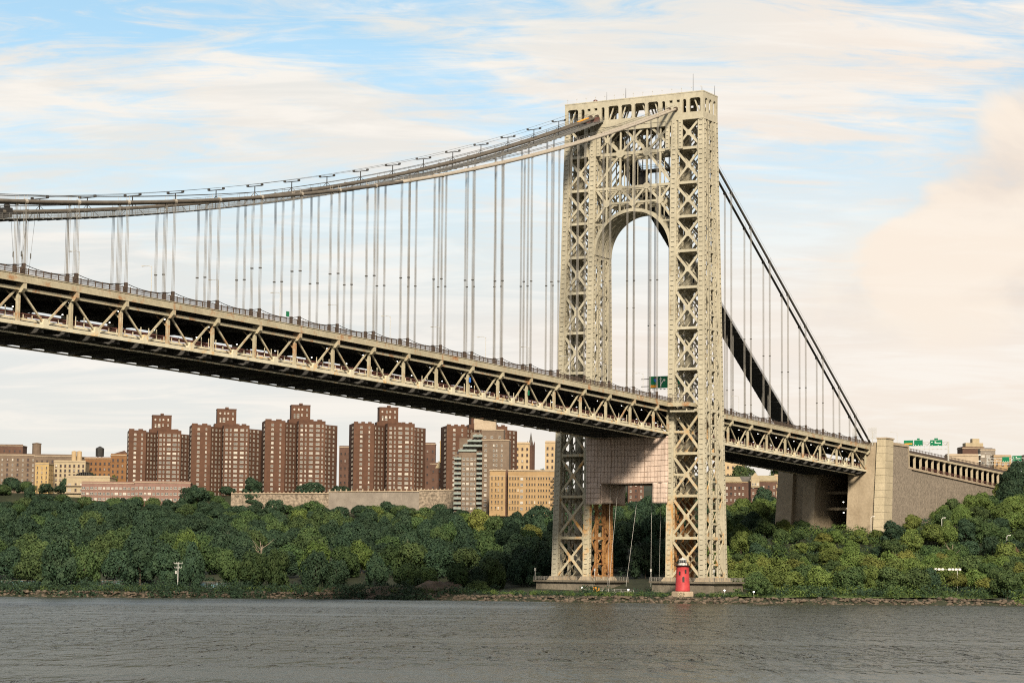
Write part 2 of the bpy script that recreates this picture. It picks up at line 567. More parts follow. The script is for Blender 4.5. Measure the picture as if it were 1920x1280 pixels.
def np_mesh(name, verts, faces, mats, mat_idx=None, smooth=False):
    verts = np.asarray(verts, dtype=np.float32)
    faces = np.asarray(faces, dtype=np.int32)
    me = bpy.data.meshes.new(name)
    k = faces.shape[1]
    me.vertices.add(len(verts))
    me.vertices.foreach_set('co', verts.ravel())
    me.loops.add(faces.size)
    me.loops.foreach_set('vertex_index', faces.ravel())
    me.polygons.add(len(faces))
    me.polygons.foreach_set('loop_start', np.arange(0, faces.size, k, dtype=np.int32))
    me.polygons.foreach_set('loop_total', np.full(len(faces), k, dtype=np.int32))
    for m in (mats if isinstance(mats, (list, tuple)) else [mats]):
        me.materials.append(M[m] if isinstance(m, str) else m)
    if mat_idx is not None:
        me.polygons.foreach_set('material_index', np.asarray(mat_idx, dtype=np.int32))
    if smooth:
        me.polygons.foreach_set('use_smooth', np.ones(len(faces), dtype=bool))
    me.update(calc_edges=True)
    return me


# ------------------------------------------------------------------ ground and water
SHORE = np.array([(-900, 1500), (-420, 650), (-139, 179), (-122, 146), (-94, 121), (-68, 84), (-63, 58), (-56, 40), (-52, 15), (-52, -7),
                  (-46, -24), (-38, -39), (-29, -55), (0, -83), (18, -105), (42, -130), (300, -480), (900, -1300)], dtype=float)


def shore_dist(P):
    """signed distance inland from the waterline; P is an (n, 2) array"""
    best = np.full(len(P), 1e9)
    sign = np.ones(len(P))
    for a, b in zip(SHORE[:-1], SHORE[1:]):
        d = b - a
        t = np.clip(((P - a) @ d) / (d @ d), 0, 1)
        c = a + t[:, None] * d
        r = np.hypot(*(P - c).T)
        sg = np.where(d[0] * (P[:, 1] - a[1]) - d[1] * (P[:, 0] - a[0]) > 0, 1.0, -1.0)
        up = r < best - 1e-9
        best = np.where(up, r, best)
        sign = np.where(up, sg, sign)
    return best * sign


PROF = [(-200, ((-400, -25), (-12, -2.2), (0, -0.25), (3, 1.2), (7, 2.1), (40, 3.6), (90, 10), (200, 33), (330, 51), (450, 59), (700, 72), (30000, 74))),
        (-90, ((-400, -25), (-12, -2.2), (0, -0.25), (3, 1.2), (7, 2.1), (60, 4.2), (110, 9), (185, 28), (300, 38), (470, 44), (560, 58), (700, 74), (30000, 76))),
        (60, ((-400, -25), (-12, -2.2), (0, -0.25), (3, 1.2), (7, 1.9), (50, 4.0), (100, 9.0), (200, 13.5), (300, 18.5), (400, 25), (500, 34), (550, 41), (572, 46), (588, 53.5), (800, 60), (30000, 64)))]


def ground(X, Y):
    X = np.atleast_1d(np.asarray(X, float))
    Y = np.atleast_1d(np.asarray(Y, float))
    d = shore_dist(np.stack([X, Y], 1))
    a = -0.505 * X + 0.863 * Y
    hs = [np.interp(d, *zip(*pr)) for _, pr in PROF]
    ks = [k for k, _ in PROF]
    h = np.where(a <= ks[1], hs[0] + (hs[1] - hs[0]) * np.clip((a - ks[0]) / (ks[1] - ks[0]), 0, 1),
                 hs[1] + (hs[2] - hs[1]) * np.clip((a - ks[1]) / (ks[2] - ks[1]), 0, 1))
    w = np.clip((d - 8) / 60, 0, 1) * np.clip((545 - d) / 40, 0.15, 1)
    h = h + w * (1.3 * np.sin(X * 0.045 + 1.1) * np.cos(Y * 0.052) + 0.8 * np.sin(X * 0.11 - Y * 0.09))
    h = h + 0.35 * np.clip(d / 3, 0, 1) * np.sin(X * 0.7 + Y * 0.4) * np.clip((14 - d) / 10, 0, 1)
    return h


def gz(x, y):
    return float(ground(x, y)[0])


def axis(lo, hi, step, far_lo, far_hi):
    core = list(np.arange(lo, hi + 0.1, step))
    a, k = [], step
    x = lo
    while x > far_lo:
        k *= 1.35
        x -= k
        a.append(x)
    b, k = [], step
    x = core[-1]
    while x < far_hi:
        k *= 1.35
        x += k
        b.append(x)
    return np.array(a[::-1] + core + b)


gx = axis(-260, 640, 5.0, -420, 22000)
gy = axis(-220, 760, 5.0, -12000, 16000)
GX, GY = np.meshgrid(gx, gy, indexing='ij')
GZ = ground(GX.ravel(), GY.ravel())
nx_, ny_ = len(gx), len(gy)
idx = np.arange(nx_ * ny_).reshape(nx_, ny_)
fa = np.stack([idx[:-1, :-1], idx[1:, :-1], idx[1:, 1:], idx[:-1, 1:]], -1).reshape(-1, 4)
M['ground'] = surf('woodland_floor', (0.010, 0.014, 0.006), (0.026, 0.030, 0.012), 0.08, 0.95, bump=0.8, bscale=0.6, rust=(0.045, 0.036, 0.024), rust_amt=0.3,
                   rust_scale=(0.04, 0.04, 0.04), fine=0.3)
hill = link('hill', np_mesh('hill', np.stack([GX.ravel(), GY.ravel(), GZ], 1), fa, 'ground', smooth=True))
tag(hill, 'wooded riverbank hill rising behind the bridge', None, kind='structure')

# river
mw, t, p = nt('river_water')
N, L = t.nodes, t.links
tc = N.new('ShaderNodeTexCoord')
mp = N.new('ShaderNodeMapping')
mp.inputs['Rotation'].default_value = (0, 0, -YAW)
L.new(tc.outputs['Object'], mp.inputs[0])


def tnoise(scale, detail, rough, stretch, dist=0.0):
    m2 = N.new('ShaderNodeMapping')
    m2.inputs['Scale'].default_value = stretch
    L.new(mp.outputs[0], m2.inputs[0])
    n = N.new('ShaderNodeTexNoise')
    n.inputs['Scale'].default_value = scale
    n.inputs['Detail'].default_value = detail
    n.inputs['Roughness'].default_value = rough
    n.inputs['Distortion'].default_value = dist
    L.new(m2.outputs[0], n.inputs['Vector'])
    return n.outputs[0]


wa = tnoise(0.16, 1.5, 0.5, (0.28, 1.0, 1), 0.8)
wb = tnoise(0.46, 1.5, 0.5, (0.36, 1.0, 1), 0.6)
wc = tnoise(1.3, 2.0, 0.5, (0.45, 1.0, 1), 0.4)
calm = tnoise(0.010, 5, 0.6, (1.6, 0.16, 1), 0.5)
cm = N.new('ShaderNodeMapRange')
cm.inputs[1].default_value = 0.53
cm.inputs[2].default_value = 0.62
cm.inputs[3].default_value = 1.0
cm.inputs[4].default_value = 0.28
L.new(calm, cm.inputs[0])
prev = None
for hgt, dist in ((wa, 7.5), (wb, 3.4), (wc, 0.9)):
    b2 = N.new('ShaderNodeBump')
    b2.inputs['Distance'].default_value = dist
    L.new(cm.outputs[0], b2.inputs['Strength'])
    L.new(hgt, b2.inputs['Height'])
    if prev is not None:
        L.new(prev.outputs[0], b2.inputs['Normal'])
    prev = b2
L.new(b2.outputs[0], p.inputs['Normal'])
p.inputs['Base Color'].default_value = (0.026, 0.027, 0.013, 1)
p.inputs['Roughness'].default_value = 0.27
p.inputs['IOR'].default_value = 1.33
p.inputs['Specular IOR Level'].default_value = 0.27
M['water'] = mw
wb_ = MB()
wb_.add([(-20000, -20000, 0), (20000, -20000, 0), (20000, 20000, 0), (-20000, 20000, 0)], [(0, 1, 2, 3)])
tag(part('river', wb_, 'water'), 'rippled grey-green river in front of the shore', None, kind='structure')

# ------------------------------------------------------------------ bridge tower
LV = [174.1, 163.6, 150.9, 138.5, 125.9, 112.6, 97.8, 83.0, 68.2, 52.7, 37.6, 22.6, 8.6]


def dX(z):
    return 6.06 + (184.0 - z) / 176.0 * 4.0


def oY(z):
    return 28.4 + (184.0 - z) / 176.0 * 2.4


def fx(z, i):
    d = dX(z)
    return (-(d - 1.2), -0.30 * d, 0.30 * d, d - 1.2)[i]


YI = 16.7
tower = thing('bridge_tower', 'tall cream steel lattice tower with arched portal carrying the suspension bridge', 'tower', (0, 0, 0))


def column(i, sg, row, z0, z1, mat):
    """one battered box column with flange strips and batten ledges"""
    mb = MB()
    hx, hy = (0.85, 1.2) if row == 'in' else (0.85, 1.15)
    dy = 0.0
    if i in (1, 2):
        hx, hy = 0.5, 0.4
        dy = (0.0 if row == 'in' else 0.7)

    def c(z):
        y = (YI - (0.8 if i in (1, 2) else 0.0)) if row == 'in' else oY(z) - 1.15 + dy
        return fx(z, i), sg * y
    (xa, ya), (xb, yb) = c(z0), c(z1)
    mb.loft((xa - hx, xa + hx, ya - hy, ya + hy), z0, (xb - hx, xb + hx, yb - hy, yb + hy), z1)
    # vertical flange strips on the west, east, north and south faces
    for s in (-1, 1):
        for o in (-0.78, 0.78):
            mb.loft((xa + s * hx - 0.09, xa + s * hx + 0.09, ya + o * hy - 0.2, ya + o * hy + 0.2), z0,
                    (xb + s * hx - 0.09, xb + s * hx + 0.09, yb + o * hy - 0.2, yb + o * hy + 0.2), z1)
            mb.loft((xa + o * hx - 0.2, xa + o * hx + 0.2, ya + s * hy - 0.09, ya + s * hy + 0.09), z0,
                    (xb + o * hx - 0.2, xb + o * hx + 0.2, yb + s * hy - 0.09, yb + s * hy + 0.09), z1)
    z = z0 + 1.0
    while z < z1 - 0.6:
        x, y = c(z)
        if i == 0:
            mb.box(x - hx - 0.26, x - hx, y - 0.55, y + 0.55, z, z + 0.34, 1)
        if i == 3:
            mb.box(x + hx, x + hx + 0.26, y - 0.55, y + 0.55, z, z + 0.34, 1)
        mb.box(x - 0.42, x + 0.42, y - hy - 0.24, y - hy, z + 0.4, z + 0.72, 1)
        z += 1.78
    return part('column', mb, [mat, mat], tower)


for sg in (1, -1):
    for i in range(4):
        column(i, sg, 'out', 8.6, 174.2, 'steel')
        column(i, sg, 'in', 37.6, 174.2, 'steel')
        column(i, sg, 'in', 8.6, 37.6, 'steel_stain' if i == 0 else 'steel_rust')


def xbrace(p00, p10, p01, p11, w, th, up, gus, name, mat):
    """two crossing bars with an eight-sided plate over the crossing; p[col][level]"""
    mb = MB()
    mb.bar(p00, p11, w, th, up)
    mb.bar(p10, p01, w, th * 0.97, up)
    c = (Vector(p00) + Vector(p11) + Vector(p10) + Vector(p01)) / 4
    upv = Vector(up)
    side = Vector((0, 0, 1)).cross(upv).normalized()
    if gus:
        poly = [c + side * (gus * math.cos(t)) * 0.95 + Vector((0, 0, 1)) * (gus * math.sin(t)) - upv * (th * 0.56)
                for t in [math.pi / 8 + k * math.pi / 4 for k in range(8)]]
        mb.prism(poly, upv * (th * 1.12))
    return part(name, mb, mat, tower)


for sg in (1, -1):
    for i in range(4):
        for k in range(len(LV) - 1):
            zt, zb = LV[k], LV[k + 1]
            at, ab = zt - (0.9 if k else 0.0), zb + (0.9 if k < 11 else 0.1)
            low = zt < 75
            mat = 'steel_stain' if (low and (sg == -1 or i == 0)) else 'steel'
            yi = sg * (YI + 0.9)
            xbrace((fx(at, i), yi, at), (fx(at, i), sg * (oY(at) - 1.9), at), (fx(ab, i), yi, ab), (fx(ab, i), sg * (oY(ab) - 1.9), ab),
                   0.84 if i in (0, 3) else 0.42, 0.6 if i in (0, 3) else 0.35, (1, 0, 0), 1.1 if i in (0, 3) else 0.7, 'cross_brace', mat)
            # level strut with end plates at the foot of every panel
            if k < 11:
                mb = MB()
                z, x = zb, fx(zb, i)
                mb.bar((x, yi - sg * 0.2, z), (x, sg * (oY(z) - 1.2), z), 0.95, 0.86, (1, 0, 0))
                for ye, s2 in ((YI + 1.0, 1), (oY(z) - 2.0, -1)):
                    mb.prism([(x - 0.46, sg * (ye - 0.6 * s2), z + 2.2), (x - 0.46, sg * (ye + 0.9 * s2), z + 1.1), (x - 0.46, sg * (ye + 1.2 * s2), z),
                              (x - 0.46, sg * (ye + 0.9 * s2), z - 1.1), (x - 0.46, sg * (ye - 0.6 * s2), z - 2.2)], (0.92, 0, 0))
                part('strut', mb, mat, tower)
            if k in (8, 9) and i in (0, 1) and sg == -1:
                mb = MB()
                zc = (zt + zb) / 2
                mb.bar((fx(zc, i), yi, zc), (fx(zc, i), sg * 23.0, zc), 0.8, 0.7, (1, 0, 0))
                part('strut', mb, 'steel_stain', tower)
    # plated diaphragms with a hand hole, one at every strut level inside the leg
    for zb in LV[:12]:
        mb = MB()
        xa, xb, ya, yb = fx(zb, 0) + 0.5, fx(zb, 3) - 0.5, YI + 1.0, oY(zb) - 1.4
        xm0, xm1, ym0, ym1 = -1.3, 1.3, (ya + yb) / 2 - 1.6, (ya + yb) / 2 + 1.6
        for (x0, x1, y0, y1) in ((xa, xm0, ya, yb), (xm1, xb, ya, yb), (xm0, xm1, ya, ym0), (xm0, xm1, ym1, yb)):
            p0, p1 = sorted((sg * y0, sg * y1))
            mb.box(x0, x1, p0, p1, zb - 0.16, zb + 0.16)
        part('diaphragm', mb, 'steel', tower)
    # lattice in the long (north and south) faces of the leg
    for row in ('in', 'out'):
        for k in range(len(LV) - 1):
            zt, zb = LV[k], LV[k + 1]
            hh = zt - zb
            mb = MB()

            def pt(i, z, o=0.0):
                return (fx(z, i) + o, sg * (YI - 0.95 if row == 'in' else oY(z) - 0.3), z)
            for (cn, md, s) in ((0, 1, 1), (3, 2, -1)):
                e0, e1 = 1.1 * s, -0.8 * s
                mb.bar(pt(cn, zt - 0.5, e0), pt(md, zt - hh * 0.36, e1), 0.6, 0.3, (0, 1, 0))
                mb.bar(pt(cn, zb + 0.5, e0), pt(md, zb + hh * 0.36, e1), 0.6, 0.3, (0, 1, 0))
                mb.bar(pt(cn, zb, e0), pt(md, zb, e1), 1.0, 0.28, (0, 1, 0))
                x0, y0, z0 = pt(cn, zb, e0 * 0.9)
                mb.prism([(x0, y0 - 0.16, zb + 2.0), (x0 + 1.1 * s, y0 - 0.16, zb + 0.9), (x0 + 1.1 * s, y0 - 0.16, zb - 0.9), (x0, y0 - 0.16, zb - 2.0)], (0, 0.32, 0))
            mb.bar(pt(1, zb, 0.7), pt(2, zb, -0.7), 1.1, 0.26, (0, 1, 0))
            zm = (zt + zb) / 2
            hx_ = min(2.4, hh * 0.17)
            for zz in (zm + hx_, zm - hx_):
                mb.bar(pt(1, zz, 0.7), pt(2, zz, -0.7), 0.7, 0.26, (0, 1, 0))
            mb.bar(pt(1, zm + hx_, 0.7), pt(2, zm - hx_, -0.7), 0.4, 0.24, (0, 1, 0))
            mb.bar(pt(1, zm - hx_, 0.7), pt(2, zm + hx_, -0.7), 0.4, 0.22, (0, 1, 0))
            rusty = row == 'in' and zt < 40
            part('side_lattice', mb, 'steel_rust' if rusty else ('steel_stain' if zt < 55 else 'steel'), tower)

# framing over the arch, one frame for each of the four rows of columns
ARC_Z, ARC_R = 126.6, 15.15
VY = [10.9, 5.45, 0.0, -5.45, -10.9]
ZA, ZB_, ZC_, ZD_ = 174.1, 163.6, 150.9, 145.2
for i in range(4):
    def P(y, z):
        return (fx(z, i), y, z)
    up = (1, 0, 0)
    mb = MB()
    mb.bar(P(YI - 1, ZB_), P(-YI + 1, ZB_), 1.15, 0.84, up)
    mb.bar(P(YI - 1, ZC_), P(-YI + 1, ZC_), 0.95, 0.84, up)
    mb.bar(P(10.9, ZD_), P(-10.9, ZD_), 0.8, 0.84, up)
    for y, z, r in ((5.45, ZB_, 1.75), (-5.45, ZB_, 1.75), (5.45, ZC_, 1.35), (-5.45, ZC_, 1.35), (10.9, ZD_, 1.5), (-10.9, ZD_, 1.5), (0, ZD_ - 0.3, 1.4),
                    (10.9, (ZA + ZB_) / 2, 1.05), (0, (ZA + ZB_) / 2, 1.05), (-10.9, (ZA + ZB_) / 2, 1.05)):
        x = fx(z, i)
        mb.prism([(x - 0.48, y + r * math.cos(t), z + r * 0.9 * math.sin(t)) for t in [math.pi / 8 + q * math.pi / 4 for q in range(8)]], (0.96, 0, 0))
    fr = part('spandrel_frame', mb, 'steel', tower)
    for y in VY:
        za = ARC_Z + math.sqrt((ARC_R + 1.0) ** 2 - y * y)
        v = MB()
        v.bar(P(y, ZA), P(y, za), 0.58 if i in (0, 3) else 0.3, 0.6 if i in (0, 3) else 0.3, up)
        part('vertical_post', v, 'steel', fr)
    dg = []
    for c in (10.9, 0.0, -10.9):
        dg += [((c + 5.45, ZA), (c - 5.45, ZB_)), ((c - 5.45, ZA), (c + 5.45, ZB_))]
    for s in (1, -1):
        dg += [((5.45 * s, ZB_), (15.2 * s, ZC_ + 1.0)), ((5.45 * s, ZC_), (10.9 * s, ZD_)), ((5.45 * s, ZC_), (0, ZD_)),
               ((15.3 * s, ZC_), (10.9 * s, ZD_)), ((10.9 * s, ZD_), (15.3 * s, ZD_ - 6.0))]
    for (y0, z0), (y1, z1) in dg:
        v = MB()
        v.bar(P(y0, z0), P(y1, z1), 0.8 if i in (0, 3) else 0.4, 0.6 if i in (0, 3) else 0.35, up)
        part('diagonal', v, 'steel', fr)
    v = MB()
    for s in (1, -1):
        v.bar(P(15.3 * s, ZD_ - 7.6), P(12.2 * s, ZD_ - 7.6), 0.6, 0.7, up)
    part('short_strut', v, 'steel', fr)
    # arch ring
    v = MB()
    n = 40
    ring = []
    for q in range(n + 1):
        a = math.pi * q / n
        ring.append((math.cos(a), math.sin(a)))
    for (c0, s0), (c1, s1) in zip(ring[:-1], ring[1:]):
        for rr, w in ((ARC_R + 0.62, 1.24),):
            pa = [(ARC_R, 0), (ARC_R + 1.24, 0)]
            poly = []
            for (cc, ss) in ((c0, s0), (c1, s1)):
                for r_ in (ARC_R, ARC_R + 1.24):
                    z = ARC_Z + r_ * ss
                    poly.append((fx(z, i) - 0.5, r_ * cc, z))
            v.prism([poly[0], poly[1], poly[3], poly[2]], (1.0, 0, 0))
    part('arch_ring', v, 'steel', fr)

# curved soffit plates between the arch rings, pierced by a row of hand holes
for j in range(3):
    v = MB()
    n = 44
    for q in range(n):
        a0, a1 = math.pi * q / n, math.pi * (q + 1) / n
        zm = ARC_Z + ARC_R * math.sin((a0 + a1) / 2)
        xa, xb = fx(zm, j) + 0.5, fx(zm, j + 1) - 0.5
        strips = [(xa, xb)] if (q % 3 == 0) else [(xa, xa + (xb - xa) * 0.36), (xb - (xb - xa) * 0.36, xb)]
        for s0, s1 in strips:
            poly = [(s0, (ARC_R + r_) * math.cos(a), ARC_Z + (ARC_R + r_) * math.sin(a)) for a, r_ in ((a0, 0.1), (a1, 0.1), (a1, 0.35), (a0, 0.35))]
            v.prism(poly, (s1 - s0, 0, 0))
    part('arch_soffit', v, 'steel', tower)

# cap storey with its row of openings
TOPZ0, TOPZ1 = 174.1, 184.0
OPEN = [(22.9, 27.3, 176.6, 181.7), (20.2, 21.6, 176.6, 181.5), (17.7, 19.0, 180.6, 181.5), (14.8, 16.1, 180.6, 181.5), (11.8, 13.1, 176.6, 181.5),
        (6.0, 10.3, 176.6, 181.7), (0.6, 4.9, 176.6, 181.7)]


def pierced_wall(a0, a1, z0, z1, opens, place, t):
    """wall with openings: sill, head, piers and small corner pieces; place(a, z, depth) -> xyz"""
    mb = MB()

    def blk(u0, u1, w0, w1):
        mb.prism([place(u0, w0, 0), place(u1, w0, 0), place(u1, w1, 0), place(u0, w1, 0)], Vector(place(u0, w0, t)) - Vector(place(u0, w0, 0)))
    es = sorted(opens)
    x = a0
    for (u0, u1, w0, w1) in es:
        blk(x, u0, z0, z1)
        blk(u0, u1, z0, w0)
        blk(u0, u1, w1, z1)
        if w1 - w0 > 2:
            c = min(0.55, (u1 - u0) * 0.3)
            for (ua, s) in ((u0, 1), (u1, -1)):
                mb.prism([place(ua, w1, 0.02), place(ua + s * c, w1, 0.02), place(ua, w1 - c, 0.02)], (Vector(place(0, 0, t)) - Vector(place(0, 0, 0))) * 0.95)
        x = u1
    blk(x, a1, z0, z1)
    return mb


ops = [o for o in OPEN] + [(-b, -a, c, d) for a, b, c, d in OPEN]
hw = oY(179)
hd = dX(179)
for s in (-1, 1):
    part('cap_wall', pierced_wall(-hw, hw, TOPZ0 + 0.1, TOPZ1, ops, lambda a, z, d, s=s: (s * (hd - d), a, z), 0.75), 'steel', tower)
sop = [(-4.6, -2.5, 176.6, 181.7), (-1.05, 1.05, 176.6, 181.7), (2.5, 4.6, 176.6, 181.7)]
for s in (-1, 1):
    part('cap_wall', pierced_wall(-hd + 0.76, hd - 0.76, TOPZ0 + 0.1, TOPZ1, sop, lambda a, z, d, s=s: (a, s * (hw - d), z), 0.75), 'steel', tower)
mb = MB()
mb.box(-hd + 0.3, hd - 0.3, -hw + 0.3, hw - 0.3, 182.9, 183.5)
part('roof_deck', mb, 'steel', tower)
mb = MB()
mb.box(-hd - 0.12, hd + 0.12, -hw - 0.12, hw + 0.12, 173.9, 174.35)
mb.box(-hd - 0.1, hd + 0.1, -hw - 0.1, hw + 0.1, 183.7, 184.1)
part('cornice', mb, 'steel', tower)
for s in (-1, 1):
    mb = MB()
    mb.box(s * hd - 0.55 if s > 0 else s * hd + 0.05, s * hd - 0.05 if s > 0 else s * hd + 0.55, -15.4, 15.4, 172.2, 173.9)
    part('edge_girder', mb, 'steel', tower)
for i in range(4):
    for y in (-24, -13, -8, -3, 3, 8, 13, 24):
        mb = MB()
        mb.bar((fx(178, i), y, 182.8), (fx(178, i), y + (2.4 if y > 0 else -2.4), 176.4), 0.45, 0.45)
        part('roof_brace', mb, 'steel', tower)
# pilaster strips over the cable columns
for s in (1, -1):
    mb = MB()
    for o in (-2.6, 0, 2.6):
        y = s * (YI + 0.1) + o
        mb.box(-hd - 0.22, -hd + 0.3, y - 0.8, y + 0.8, 163.4, 173.9)
        z = 164.2
        while z < 173.4:
            mb.box(-hd - 0.42, -hd - 0.22, y - 0.35, y + 0.35, z, z + 0.32)
            z += 1.45
    part('pilaster', mb, 'steel', tower)
# roof things
for y in np.linspace(-27.5, 27.5, 15):
    mb = MB()
    mb.tube([(-hd + 0.2, y, 184.0), (-hd + 0.2, y, 185.5)], 0.05, 5)
    mb.lathe([(0.02, 0), (0.18, 0.06), (0.18, 0.3), (0.02, 0.36)], (-hd + 0.2, y, 185.5), 6)
    part('roof_light', mb, 'galv', tower)
for x, y, h, r in ((-3, 4.6, 4.6, 0.07), (2.5, -20.3, 8.6, 0.06), (-4, 12.0, 3.6, 0.05), (5.5, -27.6, 4.0, 0.06), (-1, -25.5, 2.6, 0.06)):
    mb = MB()
    mb.tube([(x, y, 183.4), (x, y, 184 + h * 0.55), (x, y, 184 + h)], [r * 1.8, r * 1.5, r], 5)
    part('antenna', mb, 'dark', tower)
mb = MB()
mb.lathe([(0.2, 0), (0.75, 0.15), (0.95, 0.7), (0.75, 1.3), (0.2, 1.6)], (-3, 17.3, 183.9), 10)
part('aviation_beacon', mb, 'red_rail', tower)
# inspection platform in the open middle panel
mb = MB()
mb.box(-2.0, 3.5, -12.5, -1.0, 157.2, 157.7)
for y in np.arange(-12.5, -0.9, 1.15):
    mb.bar((-2, y, 157.7), (-2, y, 159.1), 0.09, 0.09)
for z in (158.4, 159.1):
    mb.bar((-2, -12.5, z), (-2, -1.0, z), 0.09, 0.09, (1, 0, 0))
mb.prism([(0.4, -3.4, 157.2), (0.4, 0.6, 157.2), (0.4, 0.6, 151.6), (0.4, -0.9, 151.6)], (0.6, 0, 0))
part('inspection_platform', mb, 'dark', tower)

# ------------------------------------------------------------------ tower piers
for sg, lab in ((1, 'dark stained concrete pier under the farther tower leg'),
                (-1, 'dark stained concrete pier under the tower leg behind the lighthouse')):
    pr = thing('tower_pier', lab, 'pier', (0, sg * 23.6, 0), group='piers under the bridge tower')
    mb = MB()
    mb.loft((-12.8, 12.8, -12.4, 12.4), -2.0, (-12.3, 12.3, -12.0, 12.0), 6.6)
    part('footing', mb, 'pier_concrete', pr)
    mb = MB()
    mb.box(-13.3, 13.3, -12.9, 12.9, 6.6, 7.3)
    part('walkway', mb, 'pier_concrete', pr)
    for i in range(4):
        for yl in (YI, oY(9) - 1.15):
            mb = MB()
            x, y = fx(9, i), (yl - 23.6) * sg
            mb.loft((x - 2.2, x + 2.2, y - 2.3, y + 2.3), 7.3, (x - 1.55, x + 1.55, y - 1.6, y + 1.6), 8.7)
            part('pedestal', mb, 'concrete', pr)
    for (x0, y0, x1, y1) in ((-13.1, -12.7, -13.1, 12.7), (13.1, -12.7, 13.1, 12.7), (-13.1, -12.7, 13.1, -12.7), (-13.1, 12.7, 13.1, 12.7)):
        mb = MB()
        ln = math.hypot(x1 - x0, y1 - y0)
        for q in range(int(ln / 1.9) + 1):
            f = q * 1.9 / ln
            px, py = x0 + (x1 - x0) * f, y0 + (y1 - y0) * f
            mb.bar((px, py, 7.3), (px, py, 8.6), 0.12, 0.12)
        for z in (7.8, 8.2, 8.6):
            mb.bar((x0, y0, z), (x1, y1, z), 0.08, 0.08)
        part('railing', mb, 'rope', pr)
    for x, y in ((-12.8, 12.3), (-12.8, -12.3)):
        mb = MB()
        mb.tube([(x, y, 7.3), (x, y, 11.2)], 0.09, 6)
        mb.box(x - 0.28, x + 0.28, y - 0.22, y + 0.22, 10.6, 11.6)
        part('lamp_post', mb, 'galv', pr)

# tarpaulin enclosure on the portal strut below the road
tp = thing('tarpaulin_enclosure', 'pinkish white tarpaulin work enclosure hung between the tower legs under the deck', 'tarpaulin')
XW = 9.9


def sheet(nu, nv, fn, mat, name, th=0.05):
    vs = [fn(a / nu, b / nv) for a in range(nu + 1) for b in range(nv + 1)]
    fs = [(a * (nv + 1) + b, (a + 1) * (nv + 1) + b, (a + 1) * (nv + 1) + b + 1, a * (nv + 1) + b + 1) for a in range(nu) for b in range(nv)]
    me = np_mesh(name, vs, fs, mat, smooth=True)
    o = link(name, me, tp)
    sm = o.modifiers.new('thick', 'SOLIDIFY')
    sm.thickness = th
    return o


def zdip(y):
    return 0.55 * math.cos(y / 16.5 * 1.4)


for s in (-1, 1):
    def fW(u, v, s=s):
        y = -16.6 + 33.2 * u
        z = 59.0 - (59.0 - 42.3) * v
        sag = math.sin(v * math.pi)
        return (s * (XW + 0.15 * math.sin(y * 1.3 + z * 0.3) - 0.5 * sag * math.cos(y / 16.6 * 1.5)), y, z - zdip(y) * math.sin(v * math.pi * 0.8))
    sheet(34, 20, fW, 'tarp', 'tarpaulin_sheet')
    for (ya, yb, zb_) in ((10.6, 16.6, 34.7), (-16.4, -10.3, 35.0)):
        def fF(u, v, s=s, ya=ya, yb=yb, zb_=zb_):
            y = ya + (yb - ya) * u
            z = 42.45 - (42.45 - zb_) * v
            return (s * (XW + 0.05 + 0.12 * math.sin(y * 1.7 + z * 0.5)), y, z)
        sheet(8, 10, fF, 'tarp', 'tarpaulin_flap')
for y, zb_ in ((10.6, 34.7), (-10.3, 35.0)):
    def fR(u, v, y=y, zb_=zb_):
        x = -9.9 + 19.8 * u
        z = 42.4 - (42.4 - zb_ - 0.5 * math.sin(u * 3)) * v
        return (x, y + 0.25 * math.sin(x * 0.8) * v, z)
    sheet(16, 8, fR, 'tarp', 'tarpaulin_return')
mb = MB()
mb.box(-9.7, 9.7, -16.3, 16.3, 42.35, 42.75)
part('work_floor', mb, 'floor_steel', tp)
mb = MB()
mb.box(-8.6, 8.6, -15.3, 15.3, 45.0, 57.5)
part('wrapped_girder', mb, 'tarp', tp)
for y in np.arange(-16.4, 16.6, 1.35):
    mb = MB()
    pts = [(-(XW + 0.15 * math.sin(y * 1.3 + z * 0.3) - 0.5 * math.sin(v * math.pi) * math.cos(y / 16.6 * 1.5)) - 0.08, y, z - zdip(y) * math.sin(v * math.pi * 0.8))
           for v in np.linspace(0, 1, 9) for z in (59.0 - 16.7 * v,)]
    big = abs(y + 6.95) < 0.5 or abs(y - 6.55) < 0.5
    if abs(y) > 10.5:
        pts.append((-XW - 0.25, y, 35.2))
    mb.tube(pts, 0.14 if big else 0.05, 4)
    part('tie_rope', mb, 'rope_grid', tp)
for v in np.linspace(0.04, 0.97, 9):
    mb = MB()
    z = 59.0 - 16.7 * v
    pts = [(-(XW + 0.15 * math.sin(y * 1.3 + z * 0.3) - 0.5 * math.sin(v * math.pi) * math.cos(y / 16.6 * 1.5)) - 0.08, y, z - zdip(y) * math.sin(v * math.pi * 0.8))
           for y in np.linspace(-16.6, 16.6, 24)]
    mb.tube(pts, 0.06, 4)
    part('tie_rope', mb, 'rope_grid', tp)
for z in (40.6, 38.8, 37.0):
    for ya, yb in ((10.6, 16.6), (-16.4, -10.3)):
        mb = MB()
        mb.tube([(-XW - 0.28, ya, z), (-XW - 0.28, yb, z)], 0.05, 4)
        part('tie_rope', mb, 'rope_grid', tp)
for k, (x, y, x2, y2) in enumerate(((-6, 8.6, -4, 10.5), (-3, 7.0, -6, 9.0), (2, 1.0, -3, 3.6), (-5, -7.6, -5, -7.4), (0, -9.0, -2, -9.2), (5, -11, 4, -11))):
    mb = MB()
    mb.tube([(x, y, 42.0), (x2, y2, 5.2)], 0.055, 4)
    tag(part('hanging_rope', mb, 'galv'), 'thin pale rope hanging from the tarpaulin enclosure between the tower legs', 'rope', 'ropes hanging under the enclosure')

# ------------------------------------------------------------------ deck profile
PAN = 18.29


def zB(x):
    return 59.26 + 0.0307 * (-x) - 3.3e-5 * x * x if x < 0 else 59.26 - 0.0277 * x


